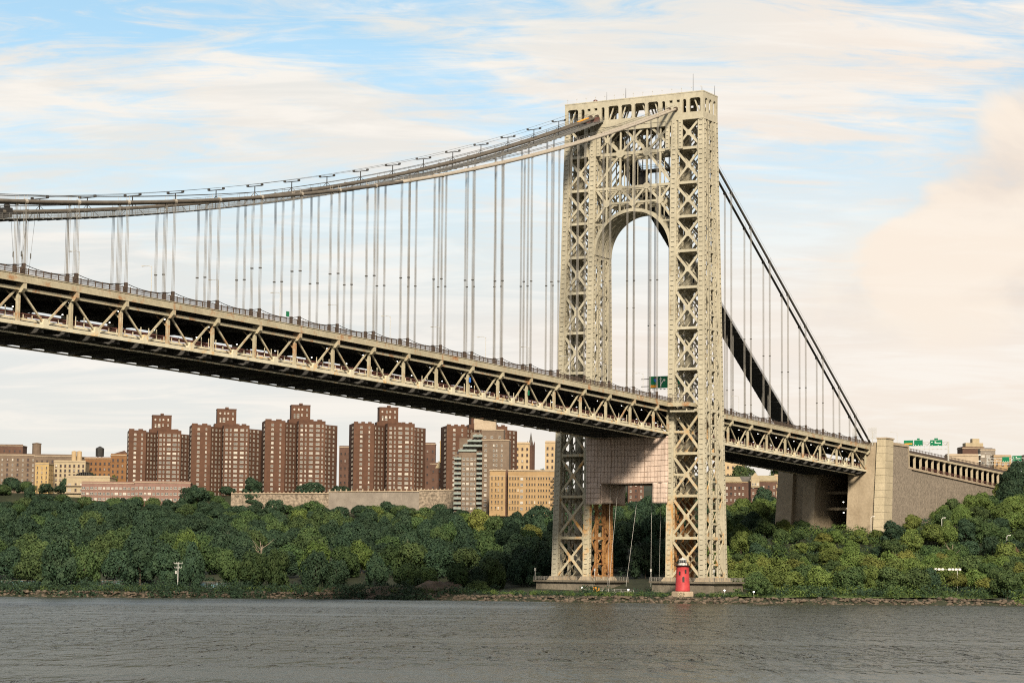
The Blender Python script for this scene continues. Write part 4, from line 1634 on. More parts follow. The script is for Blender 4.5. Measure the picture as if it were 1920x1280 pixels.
# overhead gantries
def gantry(x, ya, yb, zr, ztop, signs, label):
    g = thing('sign_gantry', label, 'sign gantry', (x, 0, zr))
    h = ztop - zr
    for y in (ya, yb):
        mb = MB()
        for o in (-0.6, 0.6):
            mb.bar((o, y, -0.3), (o, y, h), 0.28, 0.28)
        for z in np.arange(0.5, h - 1, 1.3):
            mb.bar((-0.6, y, z), (0.6, y, z + 1.2), 0.14, 0.14, (0, 1, 0))
        part('gantry_post', mb, 'galv', g)
    mb = MB()
    for o in (-0.5, 0.5):
        for z in (h - 1.7, h - 0.1):
            mb.bar((o, ya, z), (o, yb, z), 0.18, 0.18, (1, 0, 0))
        y, f = min(ya, yb), 0
        while y < max(ya, yb) - 1.4:
            mb.bar((o, y, h - (1.7 if f else 0.1)), (o, y + 1.5, h - (0.1 if f else 1.7)), 0.12, 0.12, (1, 0, 0))
            y += 1.5
            f = 1 - f
    mb.bar((-1.2, ya, h - 3.4), (-1.2, yb, h - 3.4), 0.14, 0.14, (1, 0, 0))
    for y in np.arange(min(ya, yb) + 1, max(ya, yb), 2.1):
        mb.bar((-1.2, y, h - 3.4), (-0.5, y, h - 1.7), 0.1, 0.1)
        mb.box(-1.5, -0.9, y - 0.3, y + 0.3, h - 3.75, h - 3.45)
    part('gantry_truss', mb, 'galv', g)
    for (y1, y0, za, zb_, kind) in signs:
        mb = MB()
        mb.box(-0.85, -0.7, y0, y1, za - zr, zb_ - zr)
        sp = part('sign_panel', mb, 'sign_green', g)
        w, hh = y1 - y0, zb_ - za
        mb = MB()
        zz = za - zr
        if 'tab' in kind:
            t = MB()
            t.box(-0.83, -0.72, y0 + w * 0.35, y0 + w * 0.66, zb_ - zr, zb_ - zr + 0.75)
            part('exit_tab', t, 'sign_green', sp)
        if 'orange' in kind:
            t = MB()
            t.box(-0.92, -0.86, y0 + 0.3, y1 - 0.3, zz + 0.7, zz + 1.3)
            part('orange_band', t, 'sign_orange', sp)
        if 'line' in kind:
            mb.box(-0.92, -0.86, y0 + w * 0.1, y0 + w * 0.62, zz + hh * 0.42, zz + hh * 0.52)
            mb.box(-0.92, -0.86, y0 + w * 0.5, y0 + w * 0.62, zz + hh * 0.62, zz + hh * 0.76)
            mb.box(-0.92, -0.86, y0 + w * 0.8, y0 + w * 0.9, zz + hh * 0.58, zz + hh * 0.7)
        if 'dots' in kind or 'line' in kind:
            for f in ((0.18, 0.5, 0.82) if 'dots' in kind else (0.33, 0.84)):
                mb.prism([(-0.92, y0 + w * f + 0.22, zz + 0.55), (-0.92, y0 + w * f - 0.22, zz + 0.55), (-0.92, y0 + w * f, zz + 0.18)], (0.06, 0, 0))
        if mb.v:
            part('legend', mb, 'white', sp)
        e = MB()
        for (ya_, yb_, za_, zb2) in ((y0, y1, zz + 0.02, zz + 0.09), (y0, y1, zz + hh - 0.09, zz + hh - 0.02)):
            e.box(-0.9, -0.86, ya_ + 0.05, yb_ - 0.05, za_, zb2)
        part('sign_border', e, 'white', sp)


gantry(285, -19.2, 9.5, rtop(285), 72.3, [(2.4, -2.1, 70.5, 73.3, 'orange'), (-2.7, -6.9, 70.4, 73.3, 'tab dots'), (-10.6, -16.5, 70.3, 73.2, 'tab line')],
       'overhead gantry with three green road signs above the approach viaduct')
gantry(420, -19.0, 6.0, rtop(420), 71.2, [(-2.3, -6.0, 68.8, 71.7, 'dots'), (-7.7, -12.6, 69.2, 72.2, 'line')],
       'overhead gantry with two green road signs at the picture edge above the trees')
for x, y, lab in ((222, -17.2, 'street lamp on the anchorage where the near cables land'), (291, -8.0, 'curved street lamp standing between the three green gantry signs'),
                  (352, -18.0, 'slim street lamp on the approach viaduct right of the gantry'), (396, -18.0, 'slim street lamp on the approach viaduct beside the far building')):
    street_lamp(x, y, 64.5 - (x - 227) * 0.0245 * (x > 227), 8.6, 2.4, lab, 'street lamps on the approach')
# net screens beside the cable landing
ns = thing('net_screen', 'pair of small grey net screens where the near cables land', 'screen', (183.5, 0, zB(183) + 11.2))
for y in (-20.2, -13.0):
    mb = MB()
    mb.box(-0.1, 0.1, y - 0.1, y + 0.1, 0, 6.0)
    part('screen_post', mb, 'galv', ns)
    mb = MB()
    for z in np.arange(2.6, 7.7, 0.5):
        mb.bar((0, y - 2.0, z), (0, y + 2.0, z), 0.08, 0.08, (1, 0, 0))
    for yy in np.arange(y - 2.0, y + 2.1, 0.5):
        mb.bar((0, yy, 2.6), (0, yy, 7.6), 0.08, 0.08)
    part('net', mb, 'galv', ns)

# ------------------------------------------------------------------ buildings
def window_mesh(w, h, n, glass='glass', frame='white_frame'):
    mb = MB()
    t = 0.16
    mb.box(-w / 2, w / 2, -0.10, 0.0, 0, t)
    mb.box(-w / 2, w / 2, -0.10, 0.0, h - t, h)
    for q in range(n + 1):
        x = -w / 2 + (w - t) * q / n
        mb.box(x, x + t, -0.10, 0.0, t, h - t)
    mb.box(-w / 2, w / 2, -0.10, 0.0, h * 0.5 - 0.05, h * 0.5 + 0.05)
    mb.box(-w / 2 - 0.1, w / 2 + 0.1, -0.24, 0.0, -0.2, -0.02)
    mb.add([(-w / 2 + 0.02, -0.05, 0.02), (w / 2 - 0.02, -0.05, 0.02), (w / 2 - 0.02, -0.05, h - 0.02), (-w / 2 + 0.02, -0.05, h - 0.02)], [(0, 1, 2, 3)], 1)
    return mb.mesh('window', [frame, glass])


WIN = {'wide': window_mesh(2.3, 1.3, 3), 'mid': window_mesh(1.5, 1.3, 2), 'nar': window_mesh(0.9, 1.3, 1), 'dk': window_mesh(1.2, 1.6, 1, 'glass_dark', 'brick_b'),
       'dkn': window_mesh(0.95, 1.7, 1, 'glass_dark', 'tan'), 'lit': window_mesh(2.1, 1.4, 2), 'diam': None}
for _k in ('mid', 'nar'):
    _a = MB()
    _w = {'mid': 1.5, 'nar': 0.9}[_k]
    _me = window_mesh(_w, 1.3, 2 if _k == 'mid' else 1)
    _a.v = [tuple(v.co) for v in _me.vertices]
    _a.f = [tuple(q.vertices) for q in _me.polygons]
    _a.m = [q.material_index for q in _me.polygons]
    _a.box(-0.36, 0.36, -0.42, -0.06, 0.06, 0.5, 2)
    WIN[_k + '_ac'] = _a.mesh('window', ['white_frame', 'glass', 'stone_grey'])
_d = MB()
_d.prism([(0, -0.12, -0.75), (0.75, -0.12, 0), (0, -0.12, 0.75), (-0.75, -0.12, 0)], (0, 0.12, 0))
WIN['diam'] = _d.mesh('window', ['white_frame'])


trng0 = random.Random(3)


def facade(parent, kind_cols, p0, dirv, z0, floors, fh, skip=()):
    """a grid of single windows; p0 = local start, dirv 'f' front, 'l' left side, 'r' right side; kind_cols = [(offset, kind)]"""
    for fl in range(floors):
        for off, kd in kind_cols:
            if (fl, off) in skip:
                continue
            z = z0 + fl * fh
            if kd in ('mid', 'nar') and trng0.random() < 0.22:
                kd = kd + '_ac'
            if dirv == 'f':
                link('window', WIN[kd], parent, (p0[0] + off, p0[1] - 0.02, z))
            elif dirv == 'l':
                link('window', WIN[kd], parent, (p0[0] - 0.02, p0[1] + off, z), (0, 0, R(-90)))
            else:
                link('window', WIN[kd], parent, (p0[0] + 0.02, p0[1] + off, z), (0, 0, R(90)))


def box_part(parent, name, mat, *boxes):
    mb = MB()
    for b in boxes:
        mb.box(*b)
    return part(name, mb, mat, parent)


FACE = -60.16


def brick_tower(x, y, z, h, ph, w, yaw, label):
    """brick apartment tower: left wing, recess, centre bay, right wing, stair penthouse"""
    o = thing('apartment_tower', label, 'apartment tower', (x, y, z), (0, 0, R(FACE + yaw)), group='red brick apartment towers in a row')
    s = w / 48.5
    L0, L1, C0, C1, R1 = -24.2 * s, -11.6 * s, -3.0 * s, 14.0 * s, 24.2 * s
    fh = 2.82
    nf = int((h - 1.5) / fh)
    zb = h - 1.0 - nf * fh + 0.55
    box_part(o, 'left_wing', 'brick', (L0, L1, -9.0, 12, -8, h))
    mb = MB()
    mb.prism([(L1, -5.0, -8), (C0, 4.5, -8), (C0, 14, -8), (L1, 14, -8)], (0, 0, h - 0.6 + 8))
    part('recess_wall', mb, 'brick', o)
    box_part(o, 'centre_bay', 'brick', (C0, C1, -7.0, 14, -8, h + 0.4))
    mb = MB()
    mb.prism([(C1, 1.0, -8), (R1, 12.0, -8), (R1, 19, -8), (C1, 19, -8)], (0, 0, h - 1.2 + 8))
    part('right_wing', mb, 'brick', o)
    cap = MB()
    for (a, b, yy, hh) in ((L0, L1, -9.0, h), (C0, C1, -7.0, h + 0.4)):
        n = max(2, int((b - a) / 4.2))
        for q in range(n):
            u = a + (b - a) * q / n
            cap.box(u + (0.04 if q == 0 else 0.4), u + (b - a) / n * 0.62, yy - 0.06, yy + 0.5, hh, hh + 0.85)
        cap.box(a + 0.03, b - 0.03, yy - 0.08, yy - 0.0, hh - 0.5, hh - 0.2)
    part('parapet', cap, 'brick', o)
    # string courses
    sc = MB()
    for fl in (3, nf - 2):
        zz = zb + fl * fh - 0.75
        sc.box(L0 - 0.05, L1 + 0.02, -9.08, -9.0, zz, zz + 0.22)
        sc.box(C0 - 0.05, C1 + 0.05, -7.08, -7.0, zz, zz + 0.22)
    part('string_course', sc, 'brick_b', o)
    facade(o, [(4.6 * s, 'mid'), (9.6 * s, 'nar')], (L0, -9.0), 'f', zb, nf, fh)
    facade(o, [(3.0, 'nar'), (7.0, 'mid')], (L0, -9.0), 'l', zb, nf, fh)
    for (xa, ya, xb, yb, cols) in ((L1, -5.0, C0, 4.5, ((0.2, 'nar'), (0.5, 'mid'), (0.8, 'nar'))), (C1, 1.0, R1, 12.0, ((0.16, 'nar'), (0.42, 'mid'), (0.72, 'mid')))):
        ang = math.atan2(yb - ya, xb - xa)
        for fl in range(nf):
            for f_, kd in cols:
                if trng0.random() < 0.15:
                    kd = kd + '_ac'
                link('window', WIN[kd], o, (xa + (xb - xa) * f_ + 0.02 * math.sin(ang), ya + (yb - ya) * f_ - 0.02 * math.cos(ang), zb + fl * fh), (0, 0, ang))
    facade(o, [(2.0 * s, 'mid'), (4.6 * s, 'nar'), (8.0 * s, 'wide'), (12.2 * s, 'wide'), (15.2 * s, 'nar')], (C0, -7.0), 'f', zb, nf, fh)
    facade(o, [(2.4, 'nar')], (C0, -7.0), 'l', zb, nf, fh)
    # penthouse
    pc = -5.4 * s
    box_part(o, 'penthouse', 'brick', (pc - 1.0, pc + 10.9, 4.6, 13.0, h - 0.7, h + ph), (pc - 2.6, pc + 13.0, 4.05, 13.2, h - 0.7, h + 1.8))
    box_part(o, 'penthouse_cap', 'brick_b', (pc - 1.15, pc + 11.05, 4.45, 13.1, h + ph, h + ph + 0.6), (pc + 4, pc + 6, 4, 7, h + ph + 0.6, h + ph + 1.6))
    for u, zz, kd in ((0.6, ph - 2.6, 'diam'), (3.4, ph - 3.2, 'nar'), (5.6, ph - 2.6, 'diam'), (8.6, ph - 3.2, 'nar'),
                      (0.8, ph - 6.6, 'nar'), (3.0, ph - 6.6, 'mid'), (5.4, ph - 6.6, 'nar'), (8.6, ph - 6.6, 'nar'), (3.0, 2.6, 'mid'), (0.8, 2.6, 'nar')):
        link('window', WIN[kd], o, (pc + u + 0.2, 4.58, h + zz + 0.3))
    return o


ZG = 52.0
for (x, y, zt, ph, w, yaw, lab) in (
        (380.0, 523.4, 93.8, 10.0, 41.0, 12, 'red brick apartment tower, first of the row, beside the low pink building'),
        (400.4, 487.8, 97.5, 10.6, 45.5, 12, 'red brick apartment tower, second of the row, above the dark round trees'),
        (423.6, 447.4, 100.6, 10.4, 47.8, 12, 'red brick apartment tower with the tallest stair head, third of the row'),
        (451.0, 399.4, 99.5, 10.6, 48.8, 12, 'red brick apartment tower standing free above the smooth stone wall'),
        (479.6, 349.4, 98.4, 10.0, 49.1, 12, 'red brick apartment tower half hidden behind the grey balcony block')):
    brick_tower(x, y, ZG, zt - ZG, ph, w, yaw, lab)


def block(name, label, x, y, z0, z1, w, d, mat, yaw, nf, front, left=None, right=None, fh=None, roof='flat', group=None, top=1.2, trim='coping', kinds=('dk',), boxes=()):
    """plain block with single windows on the seen faces, cornice and parapet"""
    o = thing(name, label, 'building', (x, y, z0 - 6), (0, 0, R(FACE + yaw)), group)
    h = z1 - z0 + 6
    fh = fh or (z1 - z0 - top) / max(nf, 1)
    box_part(o, 'wall', mat, (-w / 2, w / 2, 0, d, 0, h))
    box_part(o, 'cornice', trim, (-w / 2 - 0.25, w / 2 + 0.25, -0.25, d + 0.25, h - 0.55, h - 0.1))
    box_part(o, 'roof_parapet', mat, (-w / 2 + 0.02, w / 2 - 0.02, 0.02, 0.4, h, h + 0.6), (-w / 2 + 0.02, -w / 2 + 0.4, 0.4, d, h, h + 0.6))
    zb = h - top - nf * fh + 0.4
    for cols, pos, dv, wd in ((front, (-w / 2, 0), 'f', w), (left, (-w / 2, 0), 'l', d), (right, (w / 2, 0), 'r', d)):
        if not cols:
            continue
        cc = [((k + 0.5) * wd / cols, kinds[k % len(kinds)]) for k in range(cols)]
        facade(o, cc, pos, dv, zb, nf, fh)
    return o


def roof_box(o, mat, *b):
    return box_part(o, 'roof_hut', mat, *b)


b = block('apartment_block', 'long brown brick block at the picture edge with a tall round stair tower', 402, 645, 58, 82.3, 46.3, 22, 'brick_g', 8, 7, 14, None, 6, kinds=('nar', 'dk'))
mb = MB()
mb.lathe([(2.9, 0), (2.9, 7.2), (3.1, 7.3), (3.1, 7.8), (0.3, 8.3)], (0.0, 6, 30.3), 14)
part('stair_tower', mb, 'brick_g', b)
block('apartment_block', 'dark grey block peeping over the roof at the picture edge', 466, 731, 76, 93.5, 26, 14, 'brick_b', 0, 4, 7, kinds=('dk',))
block('apartment_block', 'brown brick block with many dark windows right behind the narrow yellow house', 390, 618, 58, 80.6, 29, 16, 'brick_g', -14, 6, 8, 4, None, kinds=('dk',))
block('apartment_block', 'narrow bright yellow brick house at the edge of the wood', 350.6, 594, 55, 73.7, 8.7, 10, 'yellow', -6, 6, 3, None, 3, kinds=('dkn',))
b = block('apartment_block', 'cream block with dark windows under two round tanks', 374, 591.7, 60, 76.1, 20.0, 14, 'cream_b', 0, 5, 7, kinds=('dk',))
for u in (-1.4, 2.0):
    mb = MB()
    mb.lathe([(1.6, 0), (1.6, 6.0), (0.2, 6.4)], (u + 2.8, 6, 22.6), 12)
    part('roof_tank', mb, 'tan_pale', b)
b = block('apartment_block', 'orange brown block under the black water tank', 399, 589.7, 60, 79.2, 17.5, 14, 'orange_b', -4, 5, 6, None, 3, kinds=('dk',))
mb = MB()
mb.lathe([(2.7, 0), (2.8, 5.2), (0.3, 6.6)], (-1.0, 8, 26.6), 14)
for a in range(4):
    mb.box(-1 + 1.8 * math.cos(a * 1.57 + 0.8) - 0.15, -1 + 1.8 * math.cos(a * 1.57 + 0.8) + 0.15, 8 + 1.8 * math.sin(a * 1.57 + 0.8) - 0.15, 8 + 1.8 * math.sin(a * 1.57 + 0.8) + 0.15, 24.5, 26.8)
part('water_tank', mb, 'dark', b)
b = block('apartment_block', 'orange brick house with peaked roof lines beside the first brick tower', 390, 564, 58, 80.5, 11.9, 14, 'orange_b', 10, 6, 4, 3, None, kinds=('dk',))
mb = MB()
mb.prism([(-5.6, 0.2, 28.6), (5.6, 0.2, 28.6), (2.5, 0.2, 31.2), (-1.5, 0.2, 30.0)], (0, 8, 0))
part('gable', mb, 'brick_b', b)
b = block('terrace_house', 'flat cream terrace house on a tall concrete foot at the cliff edge', 326.5, 536, 54.5, 63.8, 26.8, 14, 'cream_b', -6, 2, 7, 3, None, top=2.6, kinds=('lit', 'dk'))
box_part(b, 'concrete_foot', 'coping', (-12.8, -7.5, 0.6, 8, -6, 6.2))
box_part(b, 'terrace_slab', 'coping', (-13.8, 13.6, -1.4, 0.0, 5.2, 5.9), (-13.8, 2, -1.2, 0, 9.6, 10.0))
mb = MB()
for q in range(14):
    t0 = math.pi * q / 13
    mb.box(-3.6 + 5.2 * math.cos(t0) - 0.25, -3.6 + 5.2 * math.cos(t0) + 0.25, 2, 6, 15.3, 15.6 + 2.6 * math.sin(t0))
part('pergola', mb, 'dark', b)
block('low_block', 'low pink brick block with a band of white windows, half nearer the terrace house', 325, 519, 49, 60.0, 32.0, 12, 'pink', 2, 3, 13, kinds=('lit', 'mid'), group='low pink brick blocks')
block('low_block', 'low pink brick block with a band of white windows, half nearer the brick towers', 341, 490.6, 49, 60.6, 33.4, 12, 'pink', 2, 3, 13, kinds=('mid', 'lit'), group='low pink brick blocks')

# grey balcony block
o = thing('balcony_block', 'grey brown apartment block with stacked balconies in front of the last brick tower', 'apartment block', (385.9, 292.9, 40), (0, 0, R(FACE - 4)))
H = 50.7
box_part(o, 'left_body', 'brick_g', (-17.4, -1.2, 2, 14, 0, H - 13), (-15.0, -1.2, 5, 14, H - 13, H - 5), (-8.5, -1.2, 6, 14, H - 5, H - 1.5))
box_part(o, 'grid_front', 'brick_g', (-13.2, -4.6, 0, 2, 0, H - 14.6))
box_part(o, 'right_body', 'brick_g', (-1.2, 14.2, 0, 15, 0, H - 6.5), (-2.0, 10.8, 2.5, 15, H - 6.5, H))
box_part(o, 'cornice', 'coping', (-1.6, 14.5, -0.35, 0, H - 6.6, H - 6.1), (-1.6, 11.0, 2.2, 2.5, H - 0.6, H - 0.1))
box_part(o, 'penthouse', 'coping', (-6.5, 6.0, 5, 13, H - 0.2, H + 6.4))
fh = 2.85
facade(o, [(1.4, 'mid'), (3.6, 'mid'), (5.9, 'mid'), (7.6, 'nar')], (-13.2, 0), 'f', 1.5, 12, fh)
facade(o, [(1.9, 'mid'), (6.6, 'nar'), (8.2, 'nar'), (11.2, 'nar')], (-1.2, 0), 'f', 3.6, 14, fh)
facade(o, [(2.0, 'mid'), (6.0, 'mid'), (10.6, 'mid')], (-2.0, 2.5), 'f', H - 5.2, 1, fh)
for fl in range(13):
    z = 2.2 + fl * fh
    for (a, c, yy) in ((-17.6, -13.3, 0.3), (-4.5, -1.3, 0.1)):
        if fl > 11 and a < -10:
            continue
        bal = box_part(o, 'balcony', 'balcony', (a, c, yy, 2.0, z - 0.5, z - 0.2), (a, c, yy, yy + 0.12, z - 0.2, z + 0.75))
    link('window', WIN['dk'], o, (-15.5, 1.98, z))
    link('window', WIN['dk'], o, (-2.9, 1.98, z))
for z, a, c in ((H - 12.4, -15.2, -4.7), (H - 9.6, -12.6, -1.3), (H - 6.8, -10.0, -1.3), (H - 4.0, -7.0, -1.3)):
    box_part(o, 'balcony', 'balcony', (a, c, 1.2, 5.0, z - 0.5, z - 0.2), (a, c, 1.2, 1.32, z - 0.2, z + 0.7))
    for u in np.arange(a + 1.5, c, 2.6):
        link('window', WIN['mid'], o, (u, 4.95, z + 0.2))

# tan apartment house with a light well
o = thing('apartment_house', 'golden tan apartment house with a dark light well near the far tower leg', 'apartment building', (362.5, 253.5, 40), (0, 0, R(FACE)))
H = 25.8
box_part(o, 'left_wing', 'tan', (-19.0, -10.2, 0, 14, 0, H))
box_part(o, 'right_wing', 'tan', (-8.7, 18.5, 0, 14, 0, H))
box_part(o, 'light_well', 'brick_b', (-10.2, -8.7, 7, 14, 0, H - 0.2))
box_part(o, 'cornice', 'coping', (-19.3, -10.1, -0.4, 0.0, H - 0.7, H - 0.1), (-8.8, 18.8, -0.4, 0.0, H - 0.7, H - 0.1), (-19.2, -10.2, -0.15, 0.0, H - 3.9, H - 3.6), (-8.8, 18.7, -0.15, 0.0, H - 3.9, H - 3.6))
for off in (1.3, 3.4, 4.9, 7.0):
    facade(o, [(off, 'dkn')], (-19.0, 0), 'f', 3.6, 6, 3.3)
for off in (1.0, 2.6, 4.0, 5.6, 7.6, 10.4, 11.9, 13.4, 14.9, 17.0, 18.4, 19.8, 21.4, 23.0, 25.2):
    facade(o, [(off, 'dkn' if off != 7.6 else 'mid')], (-8.7, 0), 'f', 3.6, 6, 3.3)
mb = MB()
for fl in range(6):
    mb.box(9.8 + 5.2, 9.8 + 8.4, -1.0, -0.05, 3.0 + fl * 3.3, 3.1 + fl * 3.3)
    mb.bar((15.2, -0.95, 3.1 + fl * 3.3), (18.0, -0.95, 6.2 + fl * 3.3), 0.08, 0.2)
    for u in (15.0, 18.2):
        mb.bar((u, -1.0, 3.0 + fl * 3.3), (u, -1.0, 4.1 + fl * 3.3), 0.08, 0.08)
    mb.bar((15.0, -1.0, 4.1 + fl * 3.3), (18.2, -1.0, 4.1 + fl * 3.3), 0.08, 0.08)
part('fire_escape', mb, 'dark', o)

block('apartment_block', 'tan upper house with dark windows behind the far tower leg', 515, 341, 70, 90.2, 9.2, 12, 'tan_pale', 0, 5, 3, kinds=('dk',), group='tan upper houses')
block('apartment_block', 'pale yellow tan house in the gap beside the far tower leg', 527, 324, 70, 91.2, 12.5, 12, 'tan_pale', -5, 5, 4, kinds=('dk',), group='tan upper houses')
block('apartment_block', 'dark narrow block between the last brick tower and the tan upper houses', 507, 356, 66, 89, 7, 10, 'brick_b', 0, 5, 2, kinds=('dk',))
sp = thing('church_spire', 'slender dark church spire above the tan upper houses', 'spire', (605, 385.4, 70))
mb = MB()
mb.box(-2.0, 2.0, -2.0, 2.0, 0, 24)
part('belfry', mb, 'brick_b', sp)
mb = MB()
mb.lathe([(2.3, 0), (1.6, 1.2), (0.9, 4.0), (0.1, 9.0)], (0, 0, 24), 8)
part('spire_roof', mb, 'roof', sp)
mb = MB()
for a in (-1, 1):
    for c in (-1, 1):
        mb.lathe([(0.4, 0), (0.4, 1.4), (0.05, 3.0)], (a * 1.7, c * 1.7, 24), 6)
part('pinnacle', mb, 'brick_b', sp)
block('apartment_block', 'thin yellow house in the gap right of the free standing brick tower', 534, 411, 70, 93.5, 5.5, 10, 'yellow', 0, 6, 2, kinds=('dkn',))
block('apartment_block', 'dark house in the gap right of the free standing brick tower', 528, 418, 60, 92.0, 7.0, 10, 'brick_b', 0, 6, 2, kinds=('dk',))
o = block('gabled_house', 'dark gabled house with pale timber gable between two brick towers', 482, 384.5, 55, 76.5, 8.1, 10, 'brick_b', 0, 4, 2, kinds=('dk',))
mb = MB()
mb.prism([(-0.8, -0.3, 24.5), (3.8, -0.3, 24.5), (1.5, -0.3, 29.2)], (0, 6, 0))
part('gable', mb, 'cream_b', o)
block('apartment_block', 'dark block glimpsed between the third brick tower and the free standing one', 502, 467.5, 60, 89.5, 8.0, 10, 'brick_b', 0, 6, 3, kinds=('dk',))

# right-hand brown mansion blocks
for (x, y, zt, w, nm, yaw, nf, cols, lab) in (
        (410.5, 147.7, 62.0, 9.2, 'slate', 0, 5, 4, 'dark brown brick house with green roof nearest the tower, right of it'),
        (424.1, 145.6, 62.6, 8.0, 'roof', 0, 5, 2, 'dark brown brick house set back between two green-roofed ones'),
        (401.2, 125.4, 62.0, 14.0, 'slate', 0, 5, 5, 'brown brick mansion with pale timbered gable left of the anchorage')):
    b = block('mansion_house', lab, x, y, 42, zt - 2.2, w, 12, 'brick_b', yaw, nf, cols, kinds=('nar', 'dk'), group='brown mansion blocks', trim='tan_pale')
    hh = zt - 2.2 - 36
    mb = MB()
    mb.add([(-w / 2 - 0.4, -0.6, hh), (w / 2 + 0.4, -0.6, hh), (w / 2 + 0.4, 12.4, hh), (-w / 2 - 0.4, 12.4, hh), (-w / 2 + 0.8, 2.8, hh + 3.0), (w / 2 - 0.8, 2.8, hh + 3.0), (w / 2 - 0.8, 9, hh + 3.0), (-w / 2 + 0.8, 9, hh + 3.0)], MB.BOXF)
    part('roof', mb, nm, b)
    if w > 12:
        box_part(b, 'gable_bay', 'cream_b', (-w / 2 + 0.2, -w / 2 + 4.6, -0.9, 0.0, hh - 3.6, hh + 1.4))
        g = MB()
        g.prism([(-w / 2, -0.95, hh + 1.4), (-w / 2 + 4.8, -0.95, hh + 1.4), (-w / 2 + 2.4, -0.95, hh + 4.4)], (0, 4, 0))
        part('gable', g, 'cream_b', b)
        for u in (1.0, 2.4, 3.8):
            link('window', WIN['nar'], b, (-w / 2 + u, -0.92, hh - 2.6))
block('apartment_block', 'sliver of a tan house between the mansion and the anchorage', 441.3, 134, 44, 64.4, 4.2, 8, 'tan_pale', 0, 5, 2, kinds=('dk',))
block('apartment_block', 'flat tan house on the ridge just right of the tower above the trees', 628, 246, 72, 83.4, 16, 10, 'tan_pale', 0, 2, 5, kinds=('dk',))
block('apartment_block', 'small brown house seen through the portal below the tarpaulin', 419, 212, 48, 62.0, 9, 9, 'brick_b', 0, 4, 3, kinds=('nar', 'dk'))
b = block('modern_block', 'grey flat-roofed block with a cream roof house above the approach viaduct', 562, 60.6, 66, 84.6, 13.2, 12, 'brick_b', 4, 4, 4, None, None, kinds=('dk',))
box_part(b, 'roof_house', 'cream_b', (-4.2, 6.4, 2, 9, 24.6, 27.6), (0.2, 4.4, 3, 8, 27.6, 30.2))
b = block('modern_block', 'white and grey glass-fronted block right of the cream roof house', 546.7, 46.9, 66, 82.6, 8.6, 9, 'stone_grey', -2, 4, 3, kinds=('lit',))
box_part(b, 'terrace_slab', 'white', (-7.0, -4.3, -1, 6, 12.0, 12.5), (-7.0, -4.3, -1, 6, 15.6, 16.1), (-7.0, -4.3, -1, 6, 19.2, 19.7))
box_part(b, 'roof_plant', 'roof', (-1.0, 3.0, 2, 6, 22.6, 23.6))
block('low_block', 'plain tan wall house beside the viaduct parapet in front of the grey block', 462, 33.4, 60, 75.2, 17, 8, 'coping', 0, 1, 0)
block('apartment_block', 'tan brick house below the far gantry signs', 522, 30.3, 62, 77.4, 10, 9, 'tan', 0, 3, 3, kinds=('dk',))
block('apartment_block', 'reddish brick house at the right picture edge behind the far gantry', 541, 17.0, 62, 78.2, 12, 9, 'orange_b', 0, 3, 4, kinds=('dk',))

# stone retaining wall under the towers
rw = thing('retaining_wall', 'long pale stone retaining wall along the cliff below the brick towers', 'wall')
WP = [(362.1, 455.1), (391.3, 404.3), (418.4, 357.1), (431.0, 335.0)]
WT = [(53.9, 54.6), (55.6, 56.4), (57.0, 57.4)]
for k, mat in enumerate(('stone', 'stone_grey', 'stone')):
    a, c = Vector(WP[k] + (0,)), Vector(WP[k + 1] + (0,))
    d = (c - a).normalized()
    n_ = Vector((-d.y, d.x, 0)) * -1
    if n_.x > 0:
        n_ = -n_
    back = -n_ * 5.5
    z0, z1 = WT[k]
    pr = 0.5 if k != 1 else 0.0
    f0, f1 = a + n_ * (pr + 1.2), c + n_ * (pr + 1.2)
    t0, t1 = a + n_ * pr, c + n_ * pr
    mb = MB()
    mb.add([f0 + Vector((0, 0, 36)), f1 + Vector((0, 0, 36)), c + back + Vector((0, 0, 36)), a + back + Vector((0, 0, 36)),
            t0 + Vector((0, 0, z0)), t1 + Vector((0, 0, z1)), c + back + Vector((0, 0, z1)), a + back + Vector((0, 0, z0))], MB.BOXF)
    part('wall_section', mb, mat, rw)
    mb = MB()
    mb.bar(t0 + n_ * 0.1 + Vector((0, 0, z0 + 0.2)), t1 + n_ * 0.1 + Vector((0, 0, z1 + 0.2)), 0.9, 0.5)
    part('wall_coping', mb, 'coping', rw)
    ln = (c - a).length
    q = 0.6
    while q < ln:
        p_ = t0 + d * q
        zz = z0 + (z1 - z0) * q / ln
        mb = MB()
        mb.box(p_.x - 0.28, p_.x + 0.28, p_.y - 0.28, p_.y + 0.28, zz + 0.3, zz + (1.7 if k == 1 else 1.1))
        part('coping_post', mb, 'coping', rw)
        q += 3.3 if k == 1 else 2.4

# ------------------------------------------------------------------ lighthouse
lh = thing('lighthouse', 'small red lighthouse on a concrete footing in front of the near tower leg', 'lighthouse', (-26.5, -30.3, 2.0))
mb = MB()
mb.lathe([(4.1, -1.2), (4.0, 1.7), (3.6, 1.95)], n=8)
part('footing', mb, 'coping', lh)
mb = MB()
mb.lathe([(2.62, 1.95), (2.55, 2.5), (2.42, 5.0), (2.3, 7.5), (2.2, 10.3), (2.28, 10.5)], n=28)
part('shaft', mb, 'red_paint', lh, smooth=True)
mb = MB()
mb.lathe([(2.3, 10.5), (2.95, 10.75), (2.95, 10.95), (2.2, 11.0)], n=24)
for a in range(16):
    t_ = a * math.pi / 8
    mb.bar((2.85 * math.cos(t_), 2.85 * math.sin(t_), 10.95), (2.85 * math.cos(t_), 2.85 * math.sin(t_), 12.0), 0.07, 0.07)
mb.tube([(2.85 * math.cos(t_), 2.85 * math.sin(t_), 12.0) for t_ in np.linspace(0, 2 * math.pi, 25)], 0.05, 4)
mb.tube([(2.85 * math.cos(t_), 2.85 * math.sin(t_), 11.5) for t_ in np.linspace(0, 2 * math.pi, 25)], 0.04, 4)
